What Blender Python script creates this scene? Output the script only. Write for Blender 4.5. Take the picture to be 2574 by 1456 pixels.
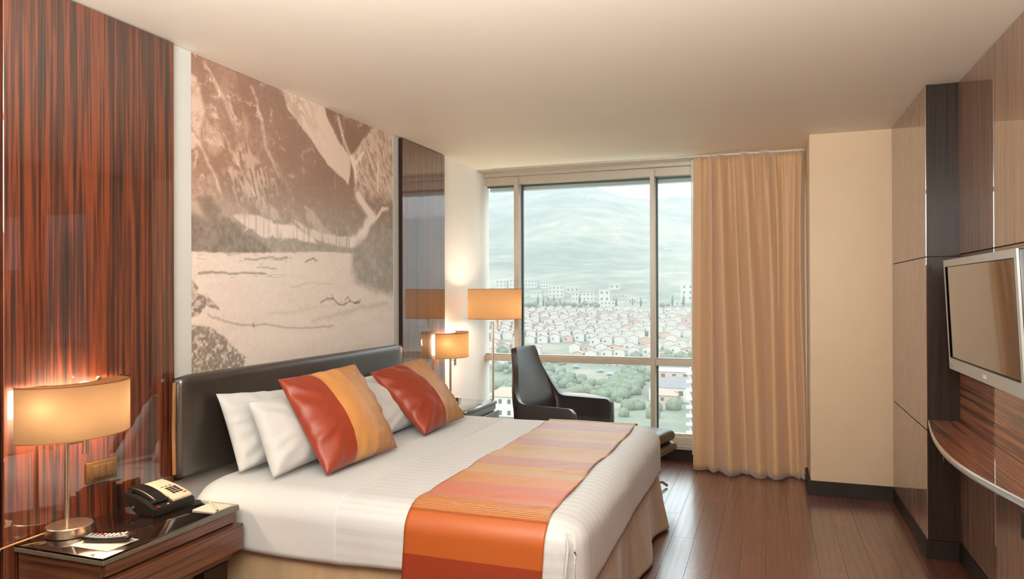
import bpy, bmesh, math, random
import numpy as np
from mathutils import Vector, Matrix, noise
random.seed(7)
C = bpy.context.scene.collection
for o in list(bpy.data.objects): bpy.data.objects.remove(o)
S = bpy.context.scene

# ---------------------------------------------------------------- camera
FPX, YAW, PITCH, ROLL, ZC = 1814.0, .3413, .003, -.0032, 1.4127
vF = Vector((-math.sin(YAW)*math.cos(PITCH), math.cos(YAW)*math.cos(PITCH), math.sin(PITCH)))
vR = Vector((math.cos(YAW), math.sin(YAW), 0)); vU = vR.cross(vF)
cR = vR*math.cos(ROLL)+vU*math.sin(ROLL); cU = -vR*math.sin(ROLL)+vU*math.cos(ROLL)
cam = bpy.data.cameras.new('camera'); co = bpy.data.objects.new('camera', cam); C.objects.link(co)
cam.sensor_width = 36; cam.lens = FPX/2574*36; cam.clip_start = .05; cam.clip_end = 20000
m = Matrix.Identity(4)
for i in range(3): m[i][0] = cR[i]; m[i][1] = cU[i]; m[i][2] = -vF[i]
m[2][3] = ZC
co.matrix_world = m; S.camera = co

# ---------------------------------------------------------------- sky, sun, lights, exposure
S.view_settings.view_transform = 'Standard'; S.view_settings.look = 'None'
S.view_settings.exposure = 0.0; S.view_settings.gamma = 1; S.view_settings.use_curve_mapping = False
S.cycles.max_bounces = 10; S.cycles.diffuse_bounces = 5; S.cycles.glossy_bounces = 5
S.cycles.transparent_max_bounces = 12; S.cycles.volume_bounces = 0; S.cycles.caustics_reflective = False
S.cycles.sample_clamp_indirect = 6
w = bpy.data.worlds.new('world'); S.world = w; w.use_nodes = True
nt = w.node_tree; bg = nt.nodes['Background']
tc = nt.nodes.new('ShaderNodeTexCoord'); sp = nt.nodes.new('ShaderNodeSeparateXYZ'); cr = nt.nodes.new('ShaderNodeValToRGB')
nt.links.new(tc.outputs['Generated'], sp.inputs[0]); nt.links.new(sp.outputs[2], cr.inputs[0]); nt.links.new(cr.outputs[0], bg.inputs[0])
cr.color_ramp.elements[0].position = 0; cr.color_ramp.elements[0].color = (.84, .87, .88, 1)
cr.color_ramp.elements[1].position = .9; cr.color_ramp.elements[1].color = (.74, .84, .95, 1)
SKY = 6.3; bg.inputs[1].default_value = SKY

def light(name, kind, loc, energy, col, rot=(0, 0, 0), **k):
    l = bpy.data.lights.new(name, kind); l.energy = energy; l.color = col
    for a, b in k.items(): setattr(l, a, b)
    o = bpy.data.objects.new(name, l); C.objects.link(o); o.location = loc; o.rotation_euler = rot
    return o
sun = light('sun', 'SUN', (0, -20, 60), 2.6, (1, .95, .88), (math.radians(52), 0, math.radians(-25)), angle=.12)
por = light('daylight_portal', 'AREA', (-1.1, 6.10, 1.3), 1, (1, 1, 1), (math.radians(-90), 0, 0), shape='RECTANGLE', size=2.8, size_y=2.4)
por.data.cycles.is_portal = True
WARM = (1, .84, .68)
COOL = (.97, .97, .92)
light('added_entry_fill', 'AREA', (-.75, -1.05, 2.49), 6, COOL, (0, 0, 0), shape='RECTANGLE', size=3.0, size_y=1.7)  # unseen fill light added behind the camera to lift the interior
light('added_warm_fill', 'POINT', (.1, -1.3, 1.9), 20, WARM, shadow_soft_size=.3)  # warm soft fill added out of view, stands for no known lamp
light('added_ceiling_wash', 'AREA', (-.45, .25, 2.05), 275, COOL, (math.radians(138), 0, 0), shape='RECTANGLE', size=2.4, size_y=1.2)  # added wash out of frame, tilted to brighten the far ceiling and walls

# ---------------------------------------------------------------- node helpers
def lin(r, g, b):
    f = lambda c: (c/255/12.92 if c/255 <= .04045 else ((c/255+.055)/1.055)**2.4)
    return (f(r), f(g), f(b), 1)
def mat(name, col=(.8, .8, .8, 1), rough=.5, metal=0, ior=1.5, coat=0, coat_rough=.03, coat_ior=1.5, sheen=0, spec=None):
    m = bpy.data.materials.new(name); m.use_nodes = True
    b = m.node_tree.nodes['Principled BSDF']
    b.inputs['Base Color'].default_value = col; b.inputs['Roughness'].default_value = rough
    b.inputs['Metallic'].default_value = metal; b.inputs['IOR'].default_value = ior
    b.inputs['Coat Weight'].default_value = coat; b.inputs['Coat Roughness'].default_value = coat_rough
    b.inputs['Coat IOR'].default_value = coat_ior; b.inputs['Sheen Weight'].default_value = sheen
    if spec is not None: b.inputs['Specular IOR Level'].default_value = spec
    return m
def N(m, t, **k):
    n = m.node_tree.nodes.new(t)
    for a, b in k.items():
        if isinstance(a, str) and a.startswith('i_'): n.inputs[a[2:].replace('_', ' ')].default_value = b
        else: setattr(n, a, b)
    return n
def L(m, a, b): m.node_tree.links.new(a, b)
def bsdf(m): return m.node_tree.nodes['Principled BSDF']
def coords(m, scale=(1, 1, 1), kind='Object', rot=(0, 0, 0)):
    t = N(m, 'ShaderNodeTexCoord'); mp = N(m, 'ShaderNodeMapping')
    mp.inputs['Scale'].default_value = scale; mp.inputs['Rotation'].default_value = rot
    L(m, t.outputs[kind], mp.inputs[0]); return mp.outputs[0]
def ramp(m, fac, stops, interp='LINEAR'):
    r = N(m, 'ShaderNodeValToRGB'); e = r.color_ramp; e.interpolation = interp
    while len(e.elements) < len(stops): e.elements.new(.5)
    for el, (p, c) in zip(e.elements, stops): el.position = p; el.color = c
    L(m, fac, r.inputs[0]); return r.outputs[0]
def noise_tex(m, vec, scale, detail=3, rough=.55):
    n = N(m, 'ShaderNodeTexNoise'); n.inputs['Scale'].default_value = scale; n.inputs['Detail'].default_value = detail
    n.inputs['Roughness'].default_value = rough; L(m, vec, n.inputs['Vector']); return n.outputs[0]
def mixc(m, fac, a, b, mode='MIX'):
    n = N(m, 'ShaderNodeMix', data_type='RGBA', blend_type=mode)
    for s, v in ((0, fac), (6, a), (7, b)):
        if hasattr(v, 'is_linked'): L(m, v, n.inputs[s])
        else: n.inputs[s].default_value = v
    return n.outputs[2]
def bump(m, h, strength=.2, dist=.01):
    n = N(m, 'ShaderNodeBump'); n.inputs['Strength'].default_value = strength; n.inputs['Distance'].default_value = dist
    L(m, h, n.inputs['Height']); L(m, n.outputs[0], bsdf(m).inputs['Normal'])
def varied(name, col, var=.08, scale=30, rough=.5, bstr=0, **k):
    m = mat(name, col, rough, **k); v = coords(m); n = noise_tex(m, v, scale)
    d = tuple(c*(1-var) for c in col[:3])+(1,); u = tuple(min(1, c*(1+var)) for c in col[:3])+(1,)
    L(m, ramp(m, n, [(.3, d), (.7, u)]), bsdf(m).inputs['Base Color'])
    if bstr: bump(m, n, bstr, .002)
    return m
def wood(name, axis, dark, mid, light_, coat_ior=1.9, rough=.45, freq=60, coat=1, crough=.02):
    """striped veneer, grain running along axis"""
    m = mat(name, mid, rough, coat=coat, coat_ior=coat_ior, coat_rough=crough)
    sc = [1, 1, 1]; sc['XYZ'.index(axis)] = .018
    v = coords(m, tuple(sc))
    a = noise_tex(m, v, freq, 4, .6); b = noise_tex(m, v, freq*.22, 2); c = noise_tex(m, v, freq*3.2, 2)
    f = N(m, 'ShaderNodeMath', operation='MULTIPLY_ADD'); L(m, b, f.inputs[0]); f.inputs[1].default_value = .55; L(m, a, f.inputs[2])
    g = N(m, 'ShaderNodeMath', operation='MULTIPLY_ADD'); L(m, c, g.inputs[0]); g.inputs[1].default_value = .25; L(m, f.outputs[0], g.inputs[2])
    col = ramp(m, g.outputs[0], [(.70, dark), (.86, mid), (.96, light_), (1.0, mid)])
    mm = N(m, 'ShaderNodeMapRange'); mm.inputs[1].default_value = .62; mm.inputs[2].default_value = 1.18; L(m, g.outputs[0], mm.inputs[0])
    r = m.node_tree.nodes[-2] if False else None
    col = ramp(m, mm.outputs[0], [(.18, dark), (.42, mid), (.62, light_), (.8, mid), (.95, dark)])
    L(m, col, bsdf(m).inputs['Base Color'])
    return m

# ---------------------------------------------------------------- materials
M = {}
M['plaster'] = varied('plaster', lin(232, 229, 223), .015, 8, .75)
M['ceiling_paint'] = varied('ceiling_paint', lin(240, 233, 218), .012, 3, .6)
M['column_paint'] = varied('column_paint', lin(206, 180, 150), .02, 5, .6)
M['white_strip'] = varied('white_strip', lin(188, 188, 182), .01, 5, .6)
dk, md, lt = lin(24, 11, 7), lin(64, 29, 16), lin(112, 50, 24)
M['wood_v'] = wood('ebony_veneer', 'Z', dk, md, lt, 1.95, freq=55)
M['wood_h'] = wood('ebony_veneer_horizontal', 'Y', lin(45, 22, 14), lin(112, 60, 36), lin(168, 102, 64), 1.6, freq=45)
M['wood_r'] = wood('brown_veneer', 'Z', lin(84, 56, 42), lin(118, 82, 60), lin(140, 100, 72), 2.5, freq=90)
M['wood_dark'] = wood('dark_veneer', 'Z', lin(26, 17, 13), lin(36, 24, 18), lin(46, 31, 23), 1.4, freq=90, coat=.08, crough=.1)
M['wood_n'] = wood('nightstand_veneer', 'Y', lin(40, 20, 13), lin(78, 42, 27), lin(104, 60, 38), 1.4, freq=70, crough=.15)
M['wood_nx'] = wood('nightstand_side_veneer', 'X', lin(48, 25, 16), lin(84, 48, 31), lin(104, 62, 41), 1.4, freq=70, crough=.15)
M['black_glass'] = varied('black_glass', lin(22, 14, 11), .2, 6, .12, coat=1, coat_ior=1.5)
M['edge_grey'] = varied('glass_edge', lin(96, 88, 76), .1, 30, .35)
M['baseboard'] = varied('baseboard_dark', lin(34, 25, 20), .12, 20, .45, spec=.2)
bsdf(M['wood_dark']).inputs['Specular IOR Level'].default_value = .15
M['alu'] = varied('window_aluminium', lin(168, 156, 140), .03, 12, .38, metal=.15)
M['gasket'] = varied('gasket', lin(48, 60, 58), .1, 30, .5)
M['nickel'] = varied('brushed_nickel', lin(205, 188, 168), .06, 60, .28, metal=1)
M['silver'] = varied('silver_plastic', lin(176, 176, 172), .03, 40, .35, metal=.35)
M['black_plastic'] = varied('black_plastic', lin(16, 13, 12), .15, 40, .38)
M['chrome'] = varied('chrome', lin(225, 225, 225), .02, 20, .08, metal=1)
M['bronze'] = varied('bronze_plate', lin(112, 86, 56), .08, 18, .38, metal=.5)
M['cream_plate'] = varied('cream_plate', lin(205, 184, 160), .03, 30, .5)
M['key_black'] = mat('key_black', lin(30, 22, 20), .5)
M['red'] = mat('red_mark', lin(190, 25, 30), .4)
M['white_print'] = mat('white_print', lin(235, 232, 228), .5)
M['blue_print'] = mat('blue_print', lin(110, 170, 190), .5)
M['paper'] = varied('paper', lin(212, 200, 184), .03, 20, .8)
M['paper_grey'] = varied('paper_print', lin(205, 200, 185), .03, 20, .8)
M['pen'] = varied('pen_plastic', lin(190, 205, 175), .05, 30, .3)
M['cord'] = varied('cord', lin(150, 110, 75), .1, 30, .5)
M['bed_side'] = varied('bed_base_fabric', lin(150, 112, 80), .06, 40, .8)
M['sheet'] = varied('white_cotton', lin(202, 206, 208), .012, 25, .75, .05, sheen=.2)
M['pillow'] = varied('pillow_cotton', lin(192, 192, 190), .012, 18, .8, .08, sheen=.3)
M['rust'] = varied('rust_satin', lin(160, 62, 26), .1, 7, .42, .1, sheen=.4)
# leather
m = mat('leather', lin(40, 33, 28), .38, ior=1.6, coat=.5, coat_rough=.3, coat_ior=1.6); v = coords(m); n = noise_tex(m, v, 420, 2); bump(m, n, .12, .001)
L(m, ramp(m, noise_tex(m, v, 6), [(.3, lin(34, 28, 24)), (.7, lin(46, 38, 32))]), bsdf(m).inputs['Base Color']); M['leather'] = m
# striped satin duvet: the stripes follow the vertex attribute 'across'
m = mat('striped_satin', lin(236, 232, 226), .6, sheen=.2)
a = N(m, 'ShaderNodeAttribute', attribute_name='across')
s1 = N(m, 'ShaderNodeMath', operation='MULTIPLY'); L(m, a.outputs['Fac'], s1.inputs[0]); s1.inputs[1].default_value = 2*math.pi/.05
s2 = N(m, 'ShaderNodeMath', operation='SINE'); L(m, s1.outputs[0], s2.inputs[0])
s3 = N(m, 'ShaderNodeMapRange'); s3.inputs[1].default_value = -.35; s3.inputs[2].default_value = .35; L(m, s2.outputs[0], s3.inputs[0])
L(m, mixc(m, s3.outputs[0], lin(197, 200, 202), lin(205, 208, 210)), bsdf(m).inputs['Base Color'])
r = N(m, 'ShaderNodeMapRange'); r.inputs[3].default_value = .7; r.inputs[4].default_value = .5; L(m, s3.outputs[0], r.inputs[0]); L(m, r.outputs[0], bsdf(m).inputs['Roughness'])
M['stripe'] = m
# bed skirt satin
m = mat('skirt_satin', lin(190, 160, 126), .38, sheen=.3); v = coords(m, (6, 6, .6)); L(m, ramp(m, noise_tex(m, v, 2), [(.3, lin(160, 134, 104)), (.7, lin(178, 154, 124))]), bsdf(m).inputs['Base Color']); M['skirt'] = m
# curtain
m = mat('curtain_cloth', lin(178, 138, 98), .6, sheen=.5); v = coords(m, (90, 90, 90)); L(m, ramp(m, noise_tex(m, v, 5), [(.3, lin(190, 152, 114)), (.7, lin(196, 158, 120))]), bsdf(m).inputs['Base Color']); M['curtain'] = m
m = mat('sheer_cloth', lin(225, 215, 205), .8); bsdf(m).inputs['Alpha'].default_value = .8; v = coords(m, (60, 60, 1)); L(m, ramp(m, noise_tex(m, v, 5), [(.3, lin(215, 205, 195)), (.7, lin(235, 228, 220))]), bsdf(m).inputs['Base Color']); M['sheer'] = m
# lamp shade: thin woven cloth that lets the bulb light through
def shade_mat(name, colr):
    m = bpy.data.materials.new(name); m.use_nodes = True; t = m.node_tree; t.nodes.remove(bsdf(m)); out = t.nodes['Material Output']
    v = coords(m, (1, 1, 1)); wv = N(m, 'ShaderNodeTexWave', wave_type='BANDS', bands_direction='Z'); wv.inputs['Scale'].default_value = 95; wv.inputs['Distortion'].default_value = 2; wv.inputs['Detail'].default_value = 3
    L(m, v, wv.inputs[0]); c = ramp(m, wv.outputs[1], [(.2, tuple(x*.86 for x in colr[:3])+(1,)), (.8, colr)])
    d = N(m, 'ShaderNodeBsdfDiffuse'); tr = N(m, 'ShaderNodeBsdfTranslucent'); mx = N(m, 'ShaderNodeMixShader'); mx.inputs[0].default_value = .5
    L(m, c, d.inputs[0]); L(m, c, tr.inputs[0]); L(m, d.outputs[0], mx.inputs[1]); L(m, tr.outputs[0], mx.inputs[2]); L(m, mx.outputs[0], out.inputs[0])
    return m
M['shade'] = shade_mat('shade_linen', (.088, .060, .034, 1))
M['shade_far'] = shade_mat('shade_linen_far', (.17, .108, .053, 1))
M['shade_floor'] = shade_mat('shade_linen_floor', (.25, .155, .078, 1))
M['shade_trim'] = varied('shade_trim', lin(150, 92, 48), .05, 20, .7)
# window glass
m = bpy.data.materials.new('window_glass'); m.use_nodes = True; t = m.node_tree; t.nodes.remove(bsdf(m)); out = t.nodes['Material Output']
tr = N(m, 'ShaderNodeBsdfTransparent'); tr.inputs[0].default_value = (.93, .97, .96, 1); gl = N(m, 'ShaderNodeBsdfGlossy'); gl.inputs['Roughness'].default_value = .3
mx = N(m, 'ShaderNodeMixShader'); mx.inputs[0].default_value = .012; L(m, tr.outputs[0], mx.inputs[1]); L(m, gl.outputs[0], mx.inputs[2]); L(m, mx.outputs[0], out.inputs[0])
M['glass'] = m
# floor plank
m = mat('plank_wood', lin(100, 52, 36), .3, coat=1, coat_rough=.2, coat_ior=2.05)
oi = N(m, 'ShaderNodeObjectInfo'); ad = N(m, 'ShaderNodeVectorMath', operation='ADD'); tcn = N(m, 'ShaderNodeTexCoord'); sc_ = N(m, 'ShaderNodeVectorMath', operation='SCALE')
cb = N(m, 'ShaderNodeCombineXYZ'); L(m, oi.outputs['Random'], cb.inputs[0]); L(m, oi.outputs['Random'], cb.inputs[1]); L(m, cb.outputs[0], sc_.inputs[0]); sc_.inputs['Scale'].default_value = 37
L(m, tcn.outputs['Object'], ad.inputs[0]); L(m, sc_.outputs[0], ad.inputs[1])
mp = N(m, 'ShaderNodeMapping'); mp.inputs['Scale'].default_value = (9, .8, 1); L(m, ad.outputs[0], mp.inputs[0])
n1 = noise_tex(m, mp.outputs[0], 3.2, 6, .65)
wv = N(m, 'ShaderNodeTexWave', wave_type='BANDS', bands_direction='X'); wv.inputs['Scale'].default_value = .9; wv.inputs['Distortion'].default_value = 9; wv.inputs['Detail'].default_value = 3; wv.inputs['Detail Scale'].default_value = .8; L(m, mp.outputs[0], wv.inputs[0])
c1 = ramp(m, n1, [(.25, lin(66, 28, 20)), (.5, lin(90, 40, 28)), (.75, lin(116, 58, 40))])
c2 = mixc(m, .14, c1, ramp(m, wv.outputs[1], [(.1, lin(62, 28, 20)), (.5, lin(98, 46, 32))]), 'MIX')
hs = N(m, 'ShaderNodeHueSaturation'); L(m, c2, hs.inputs['Color']); mr = N(m, 'ShaderNodeMapRange'); L(m, oi.outputs['Random'], mr.inputs[0]); mr.inputs[3].default_value = .8; mr.inputs[4].default_value = 1.2; L(m, mr.outputs[0], hs.inputs['Value'])
L(m, hs.outputs[0], bsdf(m).inputs['Base Color'])
rr = N(m, 'ShaderNodeMapRange'); L(m, wv.outputs[1], rr.inputs[0]); rr.inputs[3].default_value = .3; rr.inputs[4].default_value = .38; L(m, rr.outputs[0], bsdf(m).inputs['Roughness'])
bump(m, n1, .12, .0008); M['plank'] = m
# outdoor
m = mat('hill_ground', (.3, .34, .26, 1), .95); v = coords(m)
na = noise_tex(m, v, .0035, 6, .6); nb = noise_tex(m, v, .022, 5, .6)
ca = ramp(m, na, [(.40, lin(78, 84, 68)), (.5, lin(102, 104, 84)), (.60, lin(150, 138, 114))]); cb_ = ramp(m, nb, [(.38, lin(76, 84, 68)), (.52, lin(112, 110, 92)), (.66, lin(158, 138, 120))])
L(m, mixc(m, .45, ca, cb_), bsdf(m).inputs['Base Color']); M['ground'] = m
M['house_wall'] = varied('house_wall', lin(172, 166, 156), .05, .3, .85)
M['house_pink'] = varied('house_wall_pink', lin(168, 140, 124), .06, .3, .85)
M['roof'] = varied('house_roof', lin(150, 122, 106), .12, .5, .9)
M['roof_grey'] = varied('roof_grey', lin(112, 106, 106), .08, .5, .9)
M['roof_light'] = varied('roof_light', lin(176, 180, 180), .04, .5, .8)
M['win_dark'] = varied('far_window', lin(70, 74, 76), .1, .4, .3)
M['street'] = varied('street', lin(150, 120, 104), .08, .1, .9)
M['leaf'] = varied('foliage', lin(92, 98, 76), .3, .6, .9)
M['leaf_dark'] = varied('foliage_dark', lin(44, 64, 52), .25, .6, .9)
M['bark'] = varied('bark', lin(96, 80, 66), .2, 1, .9)
M['water'] = varied('water', lin(100, 150, 172), .05, .2, .12)

# ---------------------------------------------------------------- object helpers
def link(name, me, mats, parent=None):
    o = bpy.data.objects.new(name, me); C.objects.link(o)
    for mm in (mats if isinstance(mats, (list, tuple)) else [mats]): me.materials.append(mm)
    if parent is not None: o.parent = parent
    return o
def tag(o, label=None, cat=None, group=None, kind=None):
    for k, v in (('label', label), ('category', cat), ('group', group), ('kind', kind)):
        if v: o[k] = v
    return o
def empty(name, loc, rz=0, **k):
    o = bpy.data.objects.new(name, None); C.objects.link(o); o.location = loc; o.rotation_euler = (0, 0, rz); o.empty_display_size = .05
    tag(o, **k); return o
def from_bm(name, bm, mats, parent=None, smooth=False):
    me = bpy.data.meshes.new(name); bm.normal_update(); bm.to_mesh(me); bm.free()
    if smooth:
        for p in me.polygons: p.use_smooth = True
    return link(name, me, mats, parent)
def autosmooth(o, ang=40):
    for p in o.data.polygons: p.use_smooth = True
    o.data.set_sharp_from_angle(angle=math.radians(ang)); return o
def bx(bm, x0, x1, y0, y1, z0, z1, bev=0, seg=2, mi=0):
    r = bmesh.ops.create_cube(bm, size=1, matrix=Matrix.Translation(((x0+x1)/2, (y0+y1)/2, (z0+z1)/2)) @ Matrix.Diagonal((x1-x0, y1-y0, z1-z0, 1)))
    fs = list({f for v in r['verts'] for f in v.link_faces})
    for f in fs: f.material_index = mi
    if bev: bmesh.ops.bevel(bm, geom=list({e for v in r['verts'] for e in v.link_edges}), offset=bev, segments=seg, affect='EDGES', profile=.5)
    return r
def box(name, x0, x1, y0, y1, z0, z1, mt, parent=None, bev=0, seg=2):
    bm = bmesh.new(); bx(bm, x0, x1, y0, y1, z0, z1, bev, seg); o = from_bm(name, bm, mt, parent)
    if bev and seg > 1: autosmooth(o)
    return o
def tube(bm, pts, r, n=14, cap=True):
    pts = [Vector(p) for p in pts]; rs = r if isinstance(r, (list, tuple)) else [r]*len(pts); rings = []; up = None
    for i, p in enumerate(pts):
        d = (pts[min(i+1, len(pts)-1)]-pts[max(i-1, 0)]).normalized()
        a = d.orthogonal().normalized() if up is None else (up-d*up.dot(d)).normalized()
        up = a; b = d.cross(a)
        rings.append([bm.verts.new(p+(a*math.cos(t)+b*math.sin(t))*rs[i]) for t in [2*math.pi*k/n for k in range(n)]])
    for i in range(len(rings)-1):
        for k in range(n): bm.faces.new((rings[i][k], rings[i][(k+1) % n], rings[i+1][(k+1) % n], rings[i+1][k]))
    if cap: bm.faces.new(rings[0][::-1]); bm.faces.new(rings[-1])
def tube_o(name, pts, r, mt, parent=None, n=14):
    bm = bmesh.new(); tube(bm, pts, r, n); return autosmooth(from_bm(name, bm, mt, parent), 50)
def lathe(name, prof, mt, parent=None, n=48, loc=(0, 0, 0)):
    bm = bmesh.new(); rings = []
    for r, z in prof:
        if r < 1e-6: rings.append([bm.verts.new((loc[0], loc[1], loc[2]+z))]); continue
        rings.append([bm.verts.new((loc[0]+r*math.cos(2*math.pi*k/n), loc[1]+r*math.sin(2*math.pi*k/n), loc[2]+z)) for k in range(n)])
    for a, b in zip(rings, rings[1:]):
        for k in range(n):
            q = [a[k % len(a)], a[(k+1) % len(a)], b[(k+1) % len(b)], b[k % len(b)]]; u = []
            for x in q:
                if x not in u: u.append(x)
            if len(u) > 2: bm.faces.new(u)
    return autosmooth(from_bm(name, bm, mt, parent), 35)
def prism(bm, poly, z0, z1, mi=0):
    a = [bm.verts.new((x, y, z0)) for x, y in poly]; b = [bm.verts.new((x, y, z1)) for x, y in poly]; n = len(poly)
    for f in [bm.faces.new(a[::-1]), bm.faces.new(b)]+[bm.faces.new((a[k], a[(k+1) % n], b[(k+1) % n], b[k])) for k in range(n)]: f.material_index = mi
def grid_mesh(name, P, mats, parent=None, closed_u=False, uv=None, smooth=True, attr=None):
    """P: array (nu,nv,3)"""
    nu, nv = P.shape[:2]; me = bpy.data.meshes.new(name); idx = np.arange(nu*nv).reshape(nu, nv)
    if closed_u: a = idx; b = np.roll(idx, -1, 0)
    else: a = idx[:-1]; b = idx[1:]
    f = np.stack([a[:, :-1], b[:, :-1], b[:, 1:], a[:, 1:]], -1).reshape(-1, 4)
    me.from_pydata(P.reshape(-1, 3).tolist(), [], f.tolist())
    if smooth: me.polygons.foreach_set('use_smooth', [True]*len(me.polygons))
    if uv is not None:
        l = me.uv_layers.new(name='UVMap'); vi = np.zeros(len(me.loops), int); me.loops.foreach_get('vertex_index', vi)
        l.data.foreach_set('uv', uv.reshape(-1, 2)[vi].ravel())
    if attr:
        for k, v in attr.items():
            A = me.attributes.new(k, 'FLOAT', 'POINT'); A.data.foreach_set('value', v.ravel().astype(np.float32))
    me.update(); return link(name, me, mats, parent)
def rbox(lo, hi, r, n):
    """subdivided rounded box -> verts, faces, flat (unrounded) verts"""
    bm = bmesh.new(); lo = Vector(lo); hi = Vector(hi)
    bmesh.ops.create_cube(bm, size=1, matrix=Matrix.Translation((lo+hi)/2) @ Matrix.Diagonal((*(hi-lo), 1)))
    bmesh.ops.subdivide_edges(bm, edges=bm.edges[:], cuts=n, use_grid_fill=True)
    return bm
def round_pt(p, lo, hi, r):
    q = Vector([min(max(p[i], lo[i]+r[i]), hi[i]-r[i]) for i in range(3)]); d = Vector([(p[i]-q[i])/r[i] if r[i] else 0 for i in range(3)])
    if d.length < 1e-9: return Vector(p)
    # project cube corner onto ellipsoid
    mx = max(abs(d[0]), abs(d[1]), abs(d[2])); d = d.normalized()*mx
    return Vector([q[i]+d[i]*r[i] for i in range(3)])
def cushion_box(name, lo, hi, r, n, mt, parent=None, puff=0, wr=0):
    bm = rbox(lo, hi, r, n); lo_, hi_ = Vector(lo), Vector(hi); c = (lo_+hi_)/2; h = (hi_-lo_)/2
    for v in bm.verts:
        p = round_pt(v.co, lo, hi, r if isinstance(r, (tuple, list)) else (r, r, r)); u = (p-c)
        if puff and u.z > 0: p.z += puff*(1-(u.x/h.x)**2)*(1-(u.y/h.y)**2)
        if wr: p += Vector((0, 0, noise.noise(p*5)*wr))
        v.co = p
    return from_bm(name, bm, mt, parent, True)

# value noise for vertex work
_rs = np.random.RandomState(3); _T = _rs.rand(256, 256)
def vnoise(x, y):
    x = np.asarray(x, float); y = np.asarray(y, float); xi = np.floor(x).astype(int); yi = np.floor(y).astype(int); fx = x-xi; fy = y-yi
    fx = fx*fx*(3-2*fx); fy = fy*fy*(3-2*fy); g = lambda a, b: _T[a % 256, b % 256]
    return (g(xi, yi)*(1-fx)+g(xi+1, yi)*fx)*(1-fy)+(g(xi, yi+1)*(1-fx)+g(xi+1, yi+1)*fx)*fy
def fbm(x, y, o=5, g=.5):
    s = 0; a = 1; t = 0
    for i in range(o): s = s+a*vnoise(x*2**i+17*i, y*2**i+31*i); t += a; a *= g
    return s/t
def ridged(x, y, o=5, g=.55):
    s = 0; a = 1; t = 0
    for i in range(o): s = s+a*(1-abs(2*vnoise(x*2**i+7*i, y*2**i+13*i)-1)); t += a; a *= g
    return s/t
sst = lambda a, b, x: (lambda t: t*t*(3-2*t))(np.clip((x-a)/(b-a), 0, 1))

# ================================================================ SETTING
XW, XPN = -2.45, -2.417          # plaster face / veneer face of the left wall
XR, XT = .785, .94               # pier veneer / television wall
YP, YR = 5.42, 4.326             # column face / near end of the pier
floor = tag(box('floor', -2.6, 1.1, -2.0, 6.35, -.12, -.012, M['baseboard']), kind='structure')
pw, pl = .128, 1.22; pms = {}
k = 0
for i in range(27):
    x0 = -2.45+i*pw
    if x0 > .93: break
    off = ((i*.37) % 1)*pl; y = -1.2-off
    while y < 6.14:
        a, b = max(y, -1.2), min(y+pl, 6.14)
        if b-a > .02:
            bm = bmesh.new(); bx(bm, .0003, pw-.0003, .0003, (b-a)-.0003, -.012, 0, .0007, 1)
            p = from_bm('plank', bm, M['plank'], floor); p.location = (x0, a, 0)
        y += pl
ceiling = tag(box('ceiling', -2.6, 1.1, -2.0, 5.985, 2.5, 2.62, M['ceiling_paint']), kind='structure')
tag(box('trim_1', -2.45, .9, 5.97, 6.4, 2.485, 2.62, M['alu']), kind='structure')     # pelmet pocket above the window
wl = tag(box('wall_left', -2.6, XW, -2.0, 6.26, 0, 2.5, M['plaster']), kind='structure')
box('wall_strip', XW, XW+.006, 2.452, 2.575, 1.0, 2.498, M['white_strip'], wl)
box('wall_strip', XW, XW+.006, 4.43, 4.512, 1.0, 2.498, M['white_strip'], wl)
box('panel', XW, XPN, 1.71, 2.448, .0, 2.493, M['wood_v'], wl, .0015, 1)
box('panel', XW, XPN-.012, .45, 1.708, .0, 2.493, M['wood_dark'], wl, .0015, 1)
box('panel', XW, XPN, 4.514, 5.215, .0, 2.493, M['wood_v'], wl, .0015, 1)
box('panel_edge', XW, XPN+.0005, 4.506, 4.514, .0, 2.493, M['wood_dark'], wl)
tag(box('wall_back', -2.6, 1.1, -2.1, -2.0, 0, 2.5, M['plaster']), kind='structure')
wr = tag(box('wall_right', XT+.02, 1.1, -2.0, 6.4, 0, 2.5, M['plaster']), kind='structure')
# television wall: veneer panels with shadow gaps
for y0, y1 in ((YR-1.6, YR), (YR-3.2, YR-1.604), (YR-4.8, YR-3.204)):
    box('panel', XT, XT+.02, y0, y1, 1.602, 2.498, M['wood_r'], wr)
    box('panel', XT, XT+.02, y0, y1, .73, 1.596, M['wood_h'], wr)
    box('panel', XT, XT+.02, y0, y1, .098, .724, M['wood_r'], wr)
box('panel', XT+.018, XT+.019, YR-4.8, YR, .0, 2.5, M['wood_dark'], wr)
# pier
pier = tag(box('wall_pier', XR+.02, XT+.02, YR+.018, 6.2, 0, 2.5, M['baseboard']), kind='structure')
for z0, z1 in ((.098, .672), (.678, 1.586), (1.592, 2.498)):
    box('panel', XR, XR+.02, YR, YP+.05, z0, z1, M['wood_r'], pier)
    box('panel', XR+.003, XT, YR-.0005, YR+.018, z0, z1, M['wood_dark'], pier)
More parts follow.
